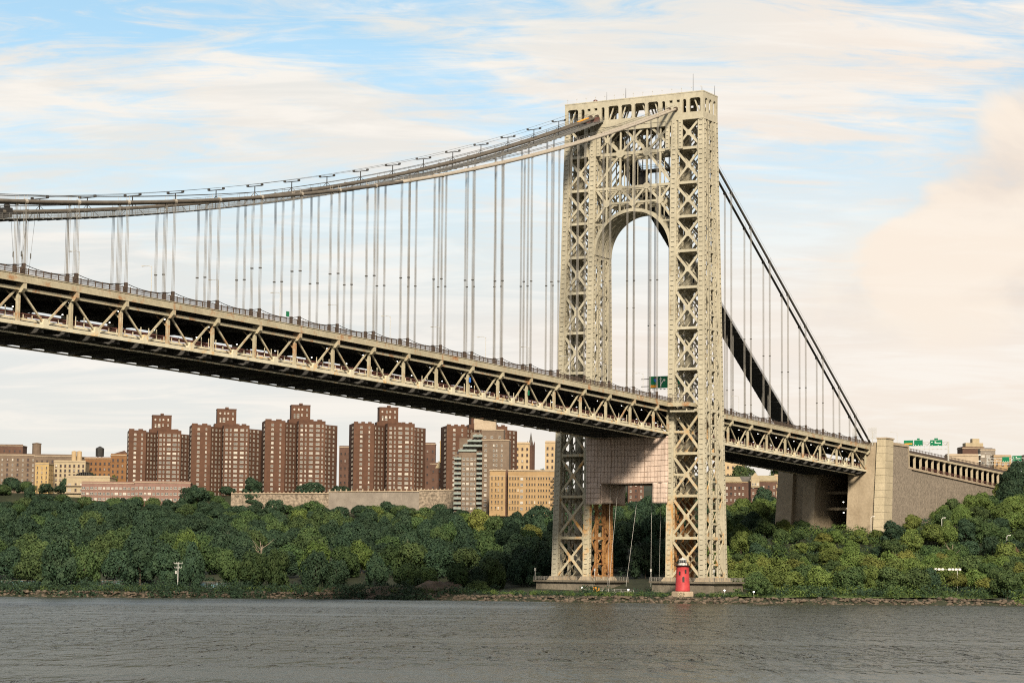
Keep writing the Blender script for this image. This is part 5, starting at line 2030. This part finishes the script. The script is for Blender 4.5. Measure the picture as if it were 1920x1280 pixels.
part('gallery', mb, 'dark', lh)
mb = MB()
mb.lathe([(1.6, 11.0), (1.6, 11.7), (1.7, 11.75)], n=20)
part('lantern_drum', mb, 'white', lh)
mb = MB()
mb.lathe([(1.25, 11.75), (1.25, 12.75)], n=10)
part('lantern_glass', mb, 'glass_dark', lh)
mb = MB()
for a in range(10):
    t_ = a * math.pi / 5
    mb.bar((1.3 * math.cos(t_), 1.3 * math.sin(t_), 11.75), (1.3 * math.cos(t_), 1.3 * math.sin(t_), 12.8), 0.08, 0.08)
mb.lathe([(1.5, 12.75), (1.4, 12.9), (0.8, 13.3), (0.22, 13.5), (0.18, 13.7), (0.05, 13.9)], n=16)
part('lantern_roof', mb, 'galv', lh)
for az, z, w, hgt in ((212, 5.2, 0.75, 1.5), (232, 8.2, 0.6, 1.0), (180, 7.6, 0.6, 1.0)):
    r = 2.3 if z > 6 else 2.42
    mb = MB()
    mb.box(-0.08, 0.12, -w / 2, w / 2, 0, hgt)
    mb.prism([(-0.08, w / 2 * math.cos(t_), hgt + w / 2 * math.sin(t_)) for t_ in np.linspace(0, math.pi, 7)], (0.2, 0, 0))
    part('porthole', mb, 'dark', lh, loc=(r * math.cos(R(az)), r * math.sin(R(az)), z), rot=(0, 0, R(az)))

# ------------------------------------------------------------------ shore
rng = np.random.default_rng(11)


def ico():
    t = (1 + 5 ** 0.5) / 2
    v = np.array([(-1, t, 0), (1, t, 0), (-1, -t, 0), (1, -t, 0), (0, -1, t), (0, 1, t), (0, -1, -t), (0, 1, -t), (t, 0, -1), (t, 0, 1), (-t, 0, -1), (-t, 0, 1)], float)
    v /= np.linalg.norm(v[0])
    f = np.array([(0, 11, 5), (0, 5, 1), (0, 1, 7), (0, 7, 10), (0, 10, 11), (1, 5, 9), (5, 11, 4), (11, 10, 2), (10, 7, 6), (7, 1, 8), (3, 9, 4), (3, 4, 2), (3, 2, 6), (3, 6, 8),
                  (3, 8, 9), (4, 9, 5), (2, 4, 11), (6, 2, 10), (8, 6, 7), (9, 8, 1)])
    return v, f


def shore_pts(n, dlo, dhi):
    seg = SHORE[1:-1]
    ln = np.hypot(*(seg[1:] - seg[:-1]).T)
    w = ln.copy()
    w[0] = 60 * 1.0
    w[-1] = 40
    k = rng.choice(len(ln), n, p=w / w.sum())
    t = rng.random(n)
    t = np.where(k == 0, 1 - t * 60 / ln[0], t)
    t = np.where(k == len(ln) - 1, t * 40 / ln[-1], t)
    a, c = seg[k], seg[k + 1]
    d = (c - a) / ln[k][:, None]
    nn = np.stack([-d[:, 1], d[:, 0]], 1)
    off = dlo + (dhi - dlo) * rng.random(n)
    return a + (c - a) * t[:, None] + nn * off[:, None]


iv, if_ = ico()
P = shore_pts(4200, -0.5, 6.0)
gzv = ground(P[:, 0], P[:, 1])
vs, fs = [], []
for k in range(len(P)):
    sz = 0.18 + 0.62 * rng.random() ** 2.6
    s3 = sz * np.array([1.0 + 0.7 * rng.random(), 1.0 + 0.5 * rng.random(), 0.55 + 0.4 * rng.random()])
    v = iv * (0.75 + 0.5 * rng.random((12, 1)))
    a = rng.random() * 6.28
    v = v * s3
    v = np.stack([v[:, 0] * math.cos(a) - v[:, 1] * math.sin(a), v[:, 0] * math.sin(a) + v[:, 1] * math.cos(a), v[:, 2]], 1)
    vs.append(v + np.array([P[k, 0], P[k, 1], gzv[k] + sz * 0.15]))
    fs.append(if_ + 12 * k)
tag(link('shore_rocks', np_mesh('shore_rocks', np.concatenate(vs), np.concatenate(fs), 'rock')), 'broken brown riprap stones along the waterline', 'rocks', kind='stuff')

# sloping rock outcrop on the bank left of the tower
oc = thing('rock_outcrop', 'bare sloping brown rock slab rising from the bank left of the tower', 'rock outcrop', (-38.0, 62.0, 0.0))
for (dx, dy, lx, ly, hgt, az, sd) in ((6, 0, 14, 7, 6.0, 121, 1), (-6, -6, 13, 6, 3.8, 118, 2), (-12, 8, 18, 6, 3.4, 121, 3), (-16, 22, 22, 5, 2.9, 122, 4), (-20, 40, 20, 4, 2.6, 124, 5)):
    r2 = np.random.default_rng(sd)
    nu, nv = 22, 12
    v = []
    for a in range(nu + 1):
        for c in range(nv + 1):
            u, w = a / nu * 2 - 1, c / nv * 2 - 1
            prof = max(0.0, 1 - abs(u) ** 2.2) * max(0.0, 1 - abs(w) ** 2.0)
            hh = hgt * prof * (0.62 - 0.38 * u) + 0.45 * math.sin(u * 9 + w * 4) * prof + 0.35 * r2.normal() * prof
            v.append((u * lx, w * ly, hh - 0.8))
    f = [(a * (nv + 1) + c, (a + 1) * (nv + 1) + c, (a + 1) * (nv + 1) + c + 1, a * (nv + 1) + c + 1) for a in range(nu) for c in range(nv)]
    px, py = -38 + dx, 62 + dy
    link('rock_slab', np_mesh('rock_slab', v, f, 'rock_slab'), oc, (dx, dy, max(gz(px, py), 0.2)), (0, 0, R(az + 180)))

# park lawn strip on the right bank
lw = MB()
q0 = SHORE[12:16]
pa = []
for a, c in zip(q0[:-1], q0[1:]):
    d = (c - a) / np.hypot(*(c - a))
    nn = np.array([-d[1], d[0]])
    for t_ in np.linspace(0, 1, 6)[:-1]:
        pa.append((a + (c - a) * t_, nn))
rows = []
for pnt, nn in pa:
    rows.append([(pnt[0] + nn[0] * o_, pnt[1] + nn[1] * o_, gz(pnt[0] + nn[0] * o_, pnt[1] + nn[1] * o_) + 0.25) for o_ in (7.5, 12, 18, 26, 36)])
v = [x for r_ in rows for x in r_]
f = [(i * 5 + j, (i + 1) * 5 + j, (i + 1) * 5 + j + 1, i * 5 + j + 1) for i in range(len(rows) - 1) for j in range(4)]
tag(link('lawn', np_mesh('lawn', v, f, 'lawn', smooth=True)), 'strip of mown grass behind the riprap on the right bank', None, kind='structure')

# utility pole, flood lamps, park lamps, graffiti wall, park road bits
up_ = thing('utility_pole', 'pale wooden utility pole with cross arms on the left bank', 'utility pole', (-92.0, 138.2, gz(-92.0, 138.2)))
mb = MB()
hgt = 12.4 - gz(-92.0, 138.2)
mb.lathe([(0.22, -0.5), (0.2, 2), (0.14, hgt)], n=7)
part('pole', mb, 'galv', up_)
for z, w in ((hgt - 0.5, 1.5), (hgt - 2.0, 1.2)):
    mb = MB()
    mb.bar((-w * 0.5, w * 0.87, z), (w * 0.5, -w * 0.87, z), 0.16, 0.16)
    for s in (-1, -0.4, 0.4, 1):
        mb.tube([(-w * 0.5 * s, w * 0.87 * s, z), (-w * 0.5 * s, w * 0.87 * s, z + 0.5)], 0.07, 5)
    part('cross_arm', mb, 'galv', up_)
mb = MB()
mb.lathe([(0.05, 0), (0.35, 0.05), (0.35, 1.1), (0.05, 1.2)], (-0.4, 0.6, hgt - 4.2), 8)
part('transformer', mb, 'galv', up_)

fl_ = thing('floodlight_rack', 'rack of white floodlights on two posts above a bright green tree', 'floodlight', (85.5, -86.5, 4.2))
for s in (-1, 1):
    mb = MB()
    mb.tube([(2.2 * s * 0.5, -4.6 * s * 0.87, 0), (2.2 * s * 0.5, -4.6 * s * 0.87, 8.2)], 0.12, 6)
    part('post', mb, 'galv', fl_)
mb = MB()
mb.bar((-2.5, 4.5, 8.2), (2.5, -4.5, 8.2), 0.14, 0.14)
part('cross_bar', mb, 'galv', fl_)
for q in np.linspace(-1, 1, 9):
    if abs(q) < 0.1:
        continue
    mb = MB()
    x, y = -2.5 * q, 4.5 * q
    mb.add([(x - 0.25, y + 0.4, 7.95), (x + 0.2, y - 0.4, 7.95), (x + 0.2, y - 0.4, 8.65), (x - 0.25, y + 0.4, 8.65), (x + 0.15, y + 0.5, 8.0), (x + 0.6, y - 0.3, 8.0), (x + 0.6, y - 0.3, 8.6), (x + 0.15, y + 0.5, 8.6)],
           ((0, 1, 2, 3), (7, 6, 5, 4), (0, 4, 5, 1), (1, 5, 6, 2), (2, 6, 7, 3), (3, 7, 4, 0)))
    part('flood_lamp', mb, 'white', fl_)
for x, y, zt, lab in ((176.9, -21.8, 34.7, 'pale park lamp post at the foot of the anchorage'), (193.1, -47.6, 34.5, 'white curved park lamp among the trees of the right bank'),
                      (178.2, -80.7, 26.8, 'white curved park lamp at the right picture edge')):
    z = gz(x, y)
    o = thing('park_lamp', lab, 'park lamp', (x, y, z))
    mb = MB()
    mb.tube([(0, 0, -0.5), (0, 0, zt - z - 0.6), (0.15, -0.3, zt - z - 0.1), (0.5, -0.9, zt - z)], 0.09, 7)
    part('pole', mb, 'white', o)
    mb = MB()
    mb.box(0.35, 0.75, -1.5, -0.8, zt - z - 0.15, zt - z + 0.12)
    part('lamp_head', mb, 'white', o)
for k, (a, c, zz, lab) in enumerate((((-117, 199), (-104, 187), 3.0, 'low dark graffiti-covered wall on the left bank at the picture edge'),
                                     ((-98, 186), (-78, 160), 3.0, 'long low dark graffiti-covered wall on the left bank, with teal paint'),
                                     ((-75, 156), (-60, 138), 3.0, 'short low dark graffiti-covered wall on the left bank nearest the utility pole'))):
    mb = MB()
    z = min(gz(*a), gz(*c))
    mb.bar((a[0], a[1], z + 1.0), (c[0], c[1], z + 1.0), 0.4, 2.6)
    o = thing('graffiti_wall', lab, 'wall', (0, 0, 0), group='graffiti walls')
    part('wall_panel', mb, 'graffiti', o)
    mb = MB()
    mb.bar((a[0], a[1], z + 2.42), (c[0], c[1], z + 2.42), 0.6, 0.22)
    part('wall_coping', mb, 'pier_concrete', o)
# construction yard between the legs
cy_ = thing('site_trailer', 'small orange site box between the tower piers', 'box', (-20.5, 6.5, gz(-20.5, 6.5)))
box_part(cy_, 'box_body', 'sign_orange', (-0.6, 0.6, -0.9, 0.9, 0, 2.0))
box_part(cy_, 'box_lid', 'dark', (-0.7, 0.7, -1.0, 1.0, 2.0, 2.15))
for (x, y, z) in ((-22, 11.5, 3.2), (-21, -6.5, 3.0), (-19.5, -43.0, 4.2), (-15, -52, 3.8)):
    o = thing('work_lamp', 'small lit white work lamp at the foot of the tower', 'lamp', (x, y, gz(x, y)), group='work lamps at the tower foot')
    h_ = max(1.2, z - gz(x, y))
    box_part(o, 'post', 'galv', (-0.05, 0.05, -0.05, 0.05, 0, h_))
    mb = MB()
    mb.lathe([(0.05, 0), (0.3, 0.1), (0.3, 0.4), (0.05, 0.5)], (0, 0, h_), 8)
    part('lens', mb, 'lamp', o)
fe = thing('site_fence', 'low pale fence along the work yard between the tower piers', 'fence', (-21.8, 0, 0))
for q, y in enumerate(np.arange(-9, 9, 2.5)):
    z = gz(-21.8, y)
    mb = MB()
    mb.bar((0, y, z), (0, y, z + 1.6), 0.1, 0.1)
    for dz in (0.5, 1.0, 1.5):
        mb.bar((0, y, z + dz), (0, y + 2.5, z + dz), 0.06, 0.09, (1, 0, 0))
    part('fence_bay', mb, 'galv', fe)

# ------------------------------------------------------------------ trees
def leaf_cloud(r, lobes, n, size, squash=1.0):
    """leaf-clump quads over the outside of many overlapping lobes"""
    C = np.array([l[:3] for l in lobes])
    Rr = np.array([l[3] for l in lobes])
    w = Rr ** 2
    k = r.choice(len(C), n, p=w / w.sum())
    d = r.normal(size=(n, 3))
    d[:, 2] = d[:, 2] * 0.9 + 0.25
    d /= np.linalg.norm(d, axis=1)[:, None]
    rad = Rr[k] * (1.0 - 0.30 * r.random(n) ** 2.2 + 0.15 * r.normal(size=n) * (r.random(n) < 0.45))
    p = C[k] + d * rad[:, None] * np.array([1, 1, squash])
    # drop clumps buried deep inside another lobe
    dd = np.linalg.norm((p[:, None, :] - C[None]) / np.array([1, 1, squash]), axis=2) / Rr[None]
    dd[np.arange(n), k] = 9
    keep = dd.min(1) > 0.72
    p, d = p[keep], d[keep]
    n = len(p)
    nrm = d + 0.42 * r.normal(size=(n, 3))
    nrm /= np.linalg.norm(nrm, axis=1)[:, None]
    t = np.cross(nrm, r.normal(size=(n, 3)))
    t /= np.linalg.norm(t, axis=1)[:, None]
    b = np.cross(nrm, t)
    s = size * (0.6 + 0.8 * r.random(n))[:, None]
    a = 0.55 + 0.4 * r.random((n, 1))
    q = np.stack([p - t * s, p - b * s * a + nrm * s * 0.15, p + t * s, p + b * s * a - nrm * s * 0.15], 1)
    return q.reshape(-1, 3), np.arange(n * 4).reshape(n, 4)


def crown_mesh(seed, mat, rx, rz, nl, n, size, flat=0.0):
    r = np.random.default_rng(seed)
    lobes = [(0, 0, rz * 0.1, rx * 0.62)]
    for q in range(nl):
        a = q * 2.399 + r.random() * 0.6
        f = math.sqrt((q + 0.6) / nl)
        h = rz * (0.85 * (1 - f ** 2 * (1.1 - flat)) - 0.25 * r.random()) if r.random() < 0.7 else -rz * 0.45 * r.random()
        lobes.append((rx * 0.72 * f * math.cos(a), rx * 0.72 * f * math.sin(a), h, rx * (0.22 + 0.26 * r.random())))
    for q in range(nl // 2):
        a = r.random() * 6.28
        lobes.append((rx * 0.66 * math.cos(a), rx * 0.66 * math.sin(a), -rz * (0.2 + 0.5 * r.random()), rx * 0.28))
    v, f = leaf_cloud(r, lobes, n, size)
    v[:, 2] += rz * 0.0
    return np_mesh('crown', v, f, mat)


def trunk_mesh(seed, h, r0, limbs, mat='bark', reach=3.0):
    r = np.random.default_rng(seed)
    mb = MB()
    mb.tube([(0, 0, -0.8), (0.1, 0.05, h * 0.4), (0.25 * r.normal(), 0.25 * r.normal(), h)], [r0, r0 * 0.75, r0 * 0.3], 7)
    for q in range(limbs):
        a = r.random() * 6.28
        z = h * (0.35 + 0.5 * r.random())
        e = reach * (0.6 + 0.5 * r.random())
        mb.tube([(0, 0, z), (e * 0.5 * math.cos(a), e * 0.5 * math.sin(a), z + e * 0.45), (e * math.cos(a), e * math.sin(a), z + e * 1.0)], [r0 * 0.45, r0 * 0.3, r0 * 0.1], 5)
    return mb.mesh('trunk', mat)


LEAFM = ['leaf_dark', 'leaf_mid', 'leaf_light', 'leaf_yellow', 'leaf_brown']
CROWN = {}
for m_ in LEAFM:
    nv = {'leaf_dark': 5, 'leaf_mid': 5, 'leaf_light': 4, 'leaf_yellow': 2, 'leaf_brown': 2}[m_]
    CROWN[m_] = [crown_mesh(100 + 17 * k + len(m_) * 3, m_, 5.0, 4.6 - 0.5 * (k % 3), 9 + 3 * (k % 3), 8200, 0.27, 0.25 * (k % 2)) for k in range(nv)]
BUSH = [crown_mesh(900 + k, m_, 2.0, 1.5, 7, 900, 0.22, 0.3) for k, m_ in enumerate(('leaf_dark', 'leaf_mid', 'leaf_light'))]
TRUNK = [trunk_mesh(k, 8.0, 0.28, 5) for k in range(4)]
trng = random.Random(5)


def add_tree(x, y, h, w, mat, label, group, name='broadleaf_tree', z=None, v=None, full=0.78):
    """h total height, w crown width"""
    z = gz(x, y) if z is None else z
    o = thing(name, label, 'tree', (x, y, z - 0.2), (0, 0, trng.random() * 6.28), group)
    sx = w / 10.6
    ch = h * full
    sz = ch / 8.6
    me = CROWN[mat][trng.randrange(len(CROWN[mat])) if v is None else v % len(CROWN[mat])]
    link('crown', me, o, (0, 0, h - ch * 0.56), (0, 0, 0), (sx, sx * (0.9 + 0.2 * trng.random()), sz))
    link('trunk', TRUNK[trng.randrange(4)], o, (0, 0, 0), (0, 0, 0), (h / 14, h / 14, h / 12.5))
    return o


def in_view(x, y, margin=70):
    d = Vector((x, y, 30)) - CAM
    dep = d.dot(_f)
    if dep < 10:
        return False, 0, 0
    px = 960 + 4278.4 * d.dot(_s2) / dep
    return -margin < px < 1920 + margin, px, dep


def blocked(x, y):
    if abs(y) < 30 and 177 < x < 600:
        return True
    if abs(x) < 24 and abs(y) < 42:
        return True
    if -32 < x < 22 and abs(y) < 16:
        return True
    if math.hypot(x + 26.5, y + 30.3) < 12:
        return True
    if x < -8 and 4 < y < 46:
        return True
    if math.hypot(x + 40, y - 62) < 15 and x < -28:
        return True
    tq = (x - 85.5) * -0.855 + (y + 86.5) * -0.518
    if -3 < tq < 45 and abs((x - 85.5) * -0.518 - (y + 86.5) * -0.855) < 7.0:
        return True
    return False


UU, NN, SS = np.array([-0.505, 0.863]), np.array([0.863, 0.505]), np.array([-46.0, -24.0])
TONE = {'leaf_dark': 'dark green', 'leaf_mid': 'mid green', 'leaf_light': 'light green', 'leaf_yellow': 'yellow green', 'leaf_brown': 'brown'}
wood = []
rows = [('L', d, st) for d, st in ((34, 8.0), (66, 10.5), (118, 10.0), (180, 10.2), (245, 10.4), (312, 10.5), (380, 10.6), (446, 10.6), (506, 10.0), (540, 9.4), (572, 9.4), (598, 9.2), (622, 9.2))]
rows += [('R', d, st) for d, st in ((17, 10.5), (44, 8.2), (62, 8.0), (80, 8.0), (98, 8.0), (117, 8.0), (137, 8.0), (158, 8.0), (180, 8.0), (204, 8.2), (230, 8.4), (258, 8.6), (288, 9.0), (318, 9.0))]
for row, (side, d, step) in enumerate(rows):
    a = -330 + (row % 2) * step * 0.5
    while a < 460:
        jx, jd = trng.uniform(-0.3, 0.3) * step, trng.uniform(-1, 1) * (5 if d < 60 or side == 'R' else 17)
        pnt = SS + UU * (a + jx) + NN * (d + jd)
        a += step
        x, y = float(pnt[0]), float(pnt[1])
        ok, px, dep = in_view(x, y, 22)
        if not ok or blocked(x, y) or (px > 1330) != (side == 'R'):
            continue
        sd = float(shore_dist(np.array([[x, y]]))[0])
        if sd < (12 if side == 'R' else 15) or (sd > 556 and px > 425) or sd > (628 if px < 250 else 606):
            continue
        if side == 'R' and sd > 335:
            continue
        if 1075 < px < 1330 and sd < 75:
            continue
        wood.append((x, y, px, dep, sd, side))
for (x, y, px, dep, sd, side) in wood:
    u = trng.random()
    if side == 'R':
        if sd < 32:
            mat, h, w = ('leaf_mid' if u < 0.55 else ('leaf_dark' if u < 0.8 else 'leaf_light')), trng.uniform(9.0, 12.5), trng.uniform(10, 13.5)
            nm, lab, g = 'park_tree', f'round {TONE[mat]} park tree on the lawn behind the riprap of the right bank', 'park trees by the riprap'
        elif sd < 112:
            mat = 'leaf_light' if u < 0.55 else ('leaf_mid' if u < 0.80 else ('leaf_yellow' if u < 0.96 else 'leaf_dark'))
            h, w = trng.uniform(7.5, 12), trng.uniform(9, 13.5)
            nm, lab, g = 'slope_tree', f'{TONE[mat]} tree on the lower slope right of the tower, behind the park trees', 'trees on the lower right slope'
        else:
            mat = 'leaf_mid' if u < 0.40 else ('leaf_light' if u < 0.80 else ('leaf_dark' if u < 0.94 else 'leaf_yellow'))
            h, w = trng.uniform(7.5, 11.5), trng.uniform(9, 13)
            nm, lab, g = 'slope_tree', f'{TONE[mat]} tree on the upper slope below the anchorage and the stone approach wall', 'trees on the upper right slope'
        if 1440 < px < 1650 and 95 < sd < 215:
            h, w = trng.uniform(4.5, 7.0), trng.uniform(7, 9.5)
    else:
        nm = 'wood_tree'
        mat = 'leaf_dark' if u < 0.62 else ('leaf_mid' if u < 0.955 else ('leaf_light' if u < 0.99 else 'leaf_yellow'))
        h, w = 13.0 + trng.gauss(0, 2.2), trng.uniform(11.5, 16.5)
        if sd < 55:
            h, w = trng.uniform(13.0, 18.0), trng.uniform(10.5, 15)
        if sd > 552:
            h, w = trng.uniform(6.0, 8.6), trng.uniform(8.5, 12)
        elif sd > 515:
            h = trng.uniform(8.0, 11.5)
        elif sd > 460:
            h = trng.uniform(7, 11)
        if px > 690 and sd < 60:
            h *= 0.72
        if sd < 100 and mat == 'leaf_yellow':
            mat = 'leaf_dark'
        tone = {'leaf_dark': 'dark green', 'leaf_mid': 'mid green', 'leaf_light': 'light green', 'leaf_yellow': 'pale yellow green'}[mat]
        tier = 'tall front-row' if sd < 55 else ('top-row' if sd > 490 else 'middle-row')
        if px < 420:
            lab = f'{tone} {tier} wood tree on the hillside below the pink and yellow buildings'
        elif px < 860:
            lab = f'{tone} {tier} wood tree on the hillside below the stone retaining wall'
        elif px < 1040:
            lab = f'{tone} {tier} wood tree on the hillside below the golden tan apartment house'
        else:
            lab = f'{tone} {tier} wood tree seen behind and between the tower legs'
        g = lab.replace('wood tree', 'wood trees')
    add_tree(x, y, h, w, mat, lab, g, nm, full=0.97 if side == 'L' else 0.88)

# trees among the brick towers and houses
for (x, y, h, w, mat, lab) in (
        (372, 446, 11, 15, 'leaf_dark', 'broad dark tree on the wall terrace left of the third brick tower foot'),
        (402, 424, 14, 19, 'leaf_dark', 'very broad dark tree in front of the third brick tower'),
        (409, 409, 13, 16, 'leaf_dark', 'dark tree between the third brick tower and the free standing one'),
        (383, 455, 13, 14, 'leaf_dark', 'dark tree in front of the second brick tower, on the wall terrace'),
        (349, 470, 15, 17, 'leaf_dark', 'round dark tree standing left of the retaining wall end'),
        (352, 480, 13, 14, 'leaf_dark', 'dark tree between the low pink block and the wall end'),
        (429, 377, 6.5, 9, 'leaf_mid', 'low green bush tree at the foot of the free standing brick tower'),
        (443, 354, 7.5, 9, 'leaf_mid', 'bush tree at the right foot of the free standing brick tower'),
        (452, 343, 9, 10, 'leaf_dark', 'dark tree left of the grey balcony block'),
        (340, 545, 12, 12, 'leaf_dark', 'dark tree above the cream terrace house'),
        (352, 575, 10, 10, 'leaf_dark', 'dark tree beside the narrow yellow house'),
        (330, 600, 11, 13, 'leaf_dark', 'dark tree below the brown block at the picture edge'),
        (318, 620, 11, 13, 'leaf_mid', 'green tree below the brown block nearest the picture edge'),
        (387, 566, 12, 6, 'leaf_light', 'slender light tree in front of the orange brick house'),
        (481, 306, 15, 11, 'leaf_dark', 'dark tree in front of the tan upper houses'),
        (470, 312, 12, 9, 'leaf_mid', 'green tree right of the grey balcony block'),
        (493, 297, 16, 10, 'leaf_dark', 'dark tree beside the far tower leg above the golden tan house'),
        (349, 283, 10, 13, 'leaf_light', 'light green tree at the foot of the grey balcony block'),
        (475, 170, 22, 17, 'leaf_mid', 'green tree on the ridge above the brown mansion houses, nearest the tower'),
        (486, 150, 22, 17, 'leaf_mid', 'green tree on the ridge above the brown mansion with the gable'),
        (492, 136, 21, 15, 'leaf_light', 'lighter green tree on the ridge touching the anchorage'),
        (372, 112, 15, 14, 'leaf_dark', 'dark green tree in front of the brown mansion, left of the anchorage foot')):
    add_tree(x, y, h, w, mat, lab, 'trees between the houses')
for (x, y, h, w, mat, lab) in ((4, 49, 13, 13, 'leaf_dark', 'dark tree close behind the far tower pier, on its left'), (16, 57, 15, 14, 'leaf_dark', 'dark taller tree behind the far tower pier'),
                               (-8, 58, 12, 13, 'leaf_mid', 'mid green tree left of the far tower pier'), (-22, 56, 9, 11, 'leaf_dark', 'dark low tree between the rock slab and the far tower pier'),
                               (-30, 50, 5, 8, 'leaf_mid', 'green bush by the water left of the far tower pier')):
    add_tree(x, y, h, w, mat, lab, 'trees beside the far tower pier', full=0.97)
# trees of note on the right bank
for (x, y, h, w, mat, lab) in (
        (88.5, -90.0, 7.6, 9.0, 'leaf_yellow', 'bright yellow green small tree under the floodlight rack'),
        (122, -52, 9.5, 9, 'leaf_brown', 'brown dying tree on the slope below the anchorage'),
        (113, -30, 7.0, 12, 'leaf_yellow', 'yellow green thicket on the slope right of the tower'),
        (124, -24, 7.0, 12, 'leaf_yellow', 'yellow green thicket in front of the anchorage foot'),
        (118, -40, 6.0, 9, 'leaf_brown', 'patch of brown shrub below the dying tree'),
        (164, -86, 8, 8, 'leaf_brown', 'pinkish brown tree near the right picture edge'),
        (305, -42, 15, 15, 'leaf_dark', 'dark tree against the foot of the column viaduct'),
        (322, -38, 16, 15, 'leaf_dark', 'dark tree hiding the end of the stone approach wall'),
        (342, -36, 20, 16, 'leaf_dark', 'tall dark tree covering the far end of the column viaduct'),
        (352, -44, 22, 17, 'leaf_dark', 'tallest dark tree at the right picture edge below the far gantry'),
        (336, -54, 17, 16, 'leaf_mid', 'green tree at the right picture edge below the tallest dark one'),
        (292, -52, 12, 14, 'leaf_mid', 'green tree in front of the stepped stone approach wall')):
    add_tree(x, y, h, w, mat, lab, 'single trees of the right bank')
# leaning bare tree in the wood
bt = thing('bare_tree', 'leaning bare grey tree in the lower wood right of the utility pole', 'tree', (-24, 152, gz(-24, 152) + 4))
link('trunk', trunk_mesh(77, 9.0, 0.35, 9, 'bark_pale', 4.5), bt, (0, 0, 0), (R(18), R(-14), 0))

for (x, y, dz, ry, sd, lab) in ((70, 236, 5, -10, 78, 'bare grey snag in the middle of the wood below the pink block'), (44, 128, 4, 12, 79, 'bare grey snag in the wood below the free standing brick tower'),
                               (150, -66, 1, 8, 80, 'bare grey snag on the slope under the white park lamp')):
    o = thing('bare_tree', lab, 'tree', (x, y, gz(x, y) + dz))
    link('trunk', trunk_mesh(sd, 8.5, 0.26, 8, 'bark_pale', 3.6), o, (0, 0, 0), (R(ry), R(-ry * 0.7), 0))

# low undergrowth along the bank and at the wood edge: too fine to count
r = np.random.default_rng(33)
vs, fs, mi, nvt = [], [], [], 0
for mslot, (cnt, dlo, dhi) in enumerate(((700, 8.5, 22), (420, 8.0, 20), (260, 7.5, 16))):
    P = shore_pts(cnt, dlo, dhi)
    Z = ground(P[:, 0], P[:, 1])
    for k in range(cnt):
        if abs(P[k, 0]) < 19 and abs(P[k, 1]) < 38 and not abs(P[k, 1]) < 9:
            continue
        if math.hypot(P[k, 0] + 26.5, P[k, 1] + 30.3) < 5.5:
            continue
        onlawn = P[k, 1] < -50
        if onlawn and r.random() < 0.8:
            continue
        s = r.uniform(0.5, 1.5) * (1.25 if P[k, 1] > 40 else 0.8)
        lob = [(r.normal() * 0.6 * s, r.normal() * 0.6 * s, 0.5 * s * r.random(), s * r.uniform(0.5, 0.9)) for _ in range(4)]
        v, f = leaf_cloud(r, lob, 90, 0.17)
        vs.append(v + np.array([P[k, 0], P[k, 1], Z[k] + 0.3]))
        fs.append(f + nvt)
        mi.append(np.full(len(f), mslot))
        nvt += len(v)
tag(link('undergrowth', np_mesh('undergrowth', np.concatenate(vs), np.concatenate(fs), ['leaf_mid', 'leaf_dark', 'leaf_light'], np.concatenate(mi))),
    'low weeds and shrubs along the bank', 'undergrowth', kind='stuff')
# shrub layer under the hillside wood
vs, fs, mi, nvt = [], [], [], 0
cnt = 0
while cnt < 3900:
    if cnt > 2300:
        a, d = r.uniform(-230, -40), r.uniform(30, 330)
    else:
        a, d = r.uniform(-330, 460), (r.uniform(40, 560) if cnt > 800 else r.uniform(19, 50))
    pnt = SS + UU * a + NN * d
    ok, px, dep = in_view(float(pnt[0]), float(pnt[1]), 20)
    cnt += 1
    if not ok or blocked(float(pnt[0]), float(pnt[1])):
        continue
    if px > 1330 and d > 330:
        continue
    if cnt > 2300 and px < 1340:
        continue
    z = gz(float(pnt[0]), float(pnt[1]))
    s = r.uniform(1.6, 3.2)
    lob = [(r.normal() * 0.8 * s, r.normal() * 0.8 * s, 0.6 * s * r.random(), s * r.uniform(0.5, 0.9)) for _ in range(4)]
    v, f = leaf_cloud(r, lob, 150, 0.30)
    vs.append(v + np.array([pnt[0], pnt[1], z + 0.6]))
    fs.append(f + nvt)
    mi.append(np.full(len(f), (1 if px < 1330 else int(r.integers(0, 3)))))
    nvt += len(v)
tag(link('shrub_layer', np_mesh('shrub_layer', np.concatenate(vs), np.concatenate(fs), ['leaf_mid', 'leaf_dark', 'leaf_light'], np.concatenate(mi))),
    'dense shrubs filling the ground under the hillside trees', 'shrubs', kind='stuff')
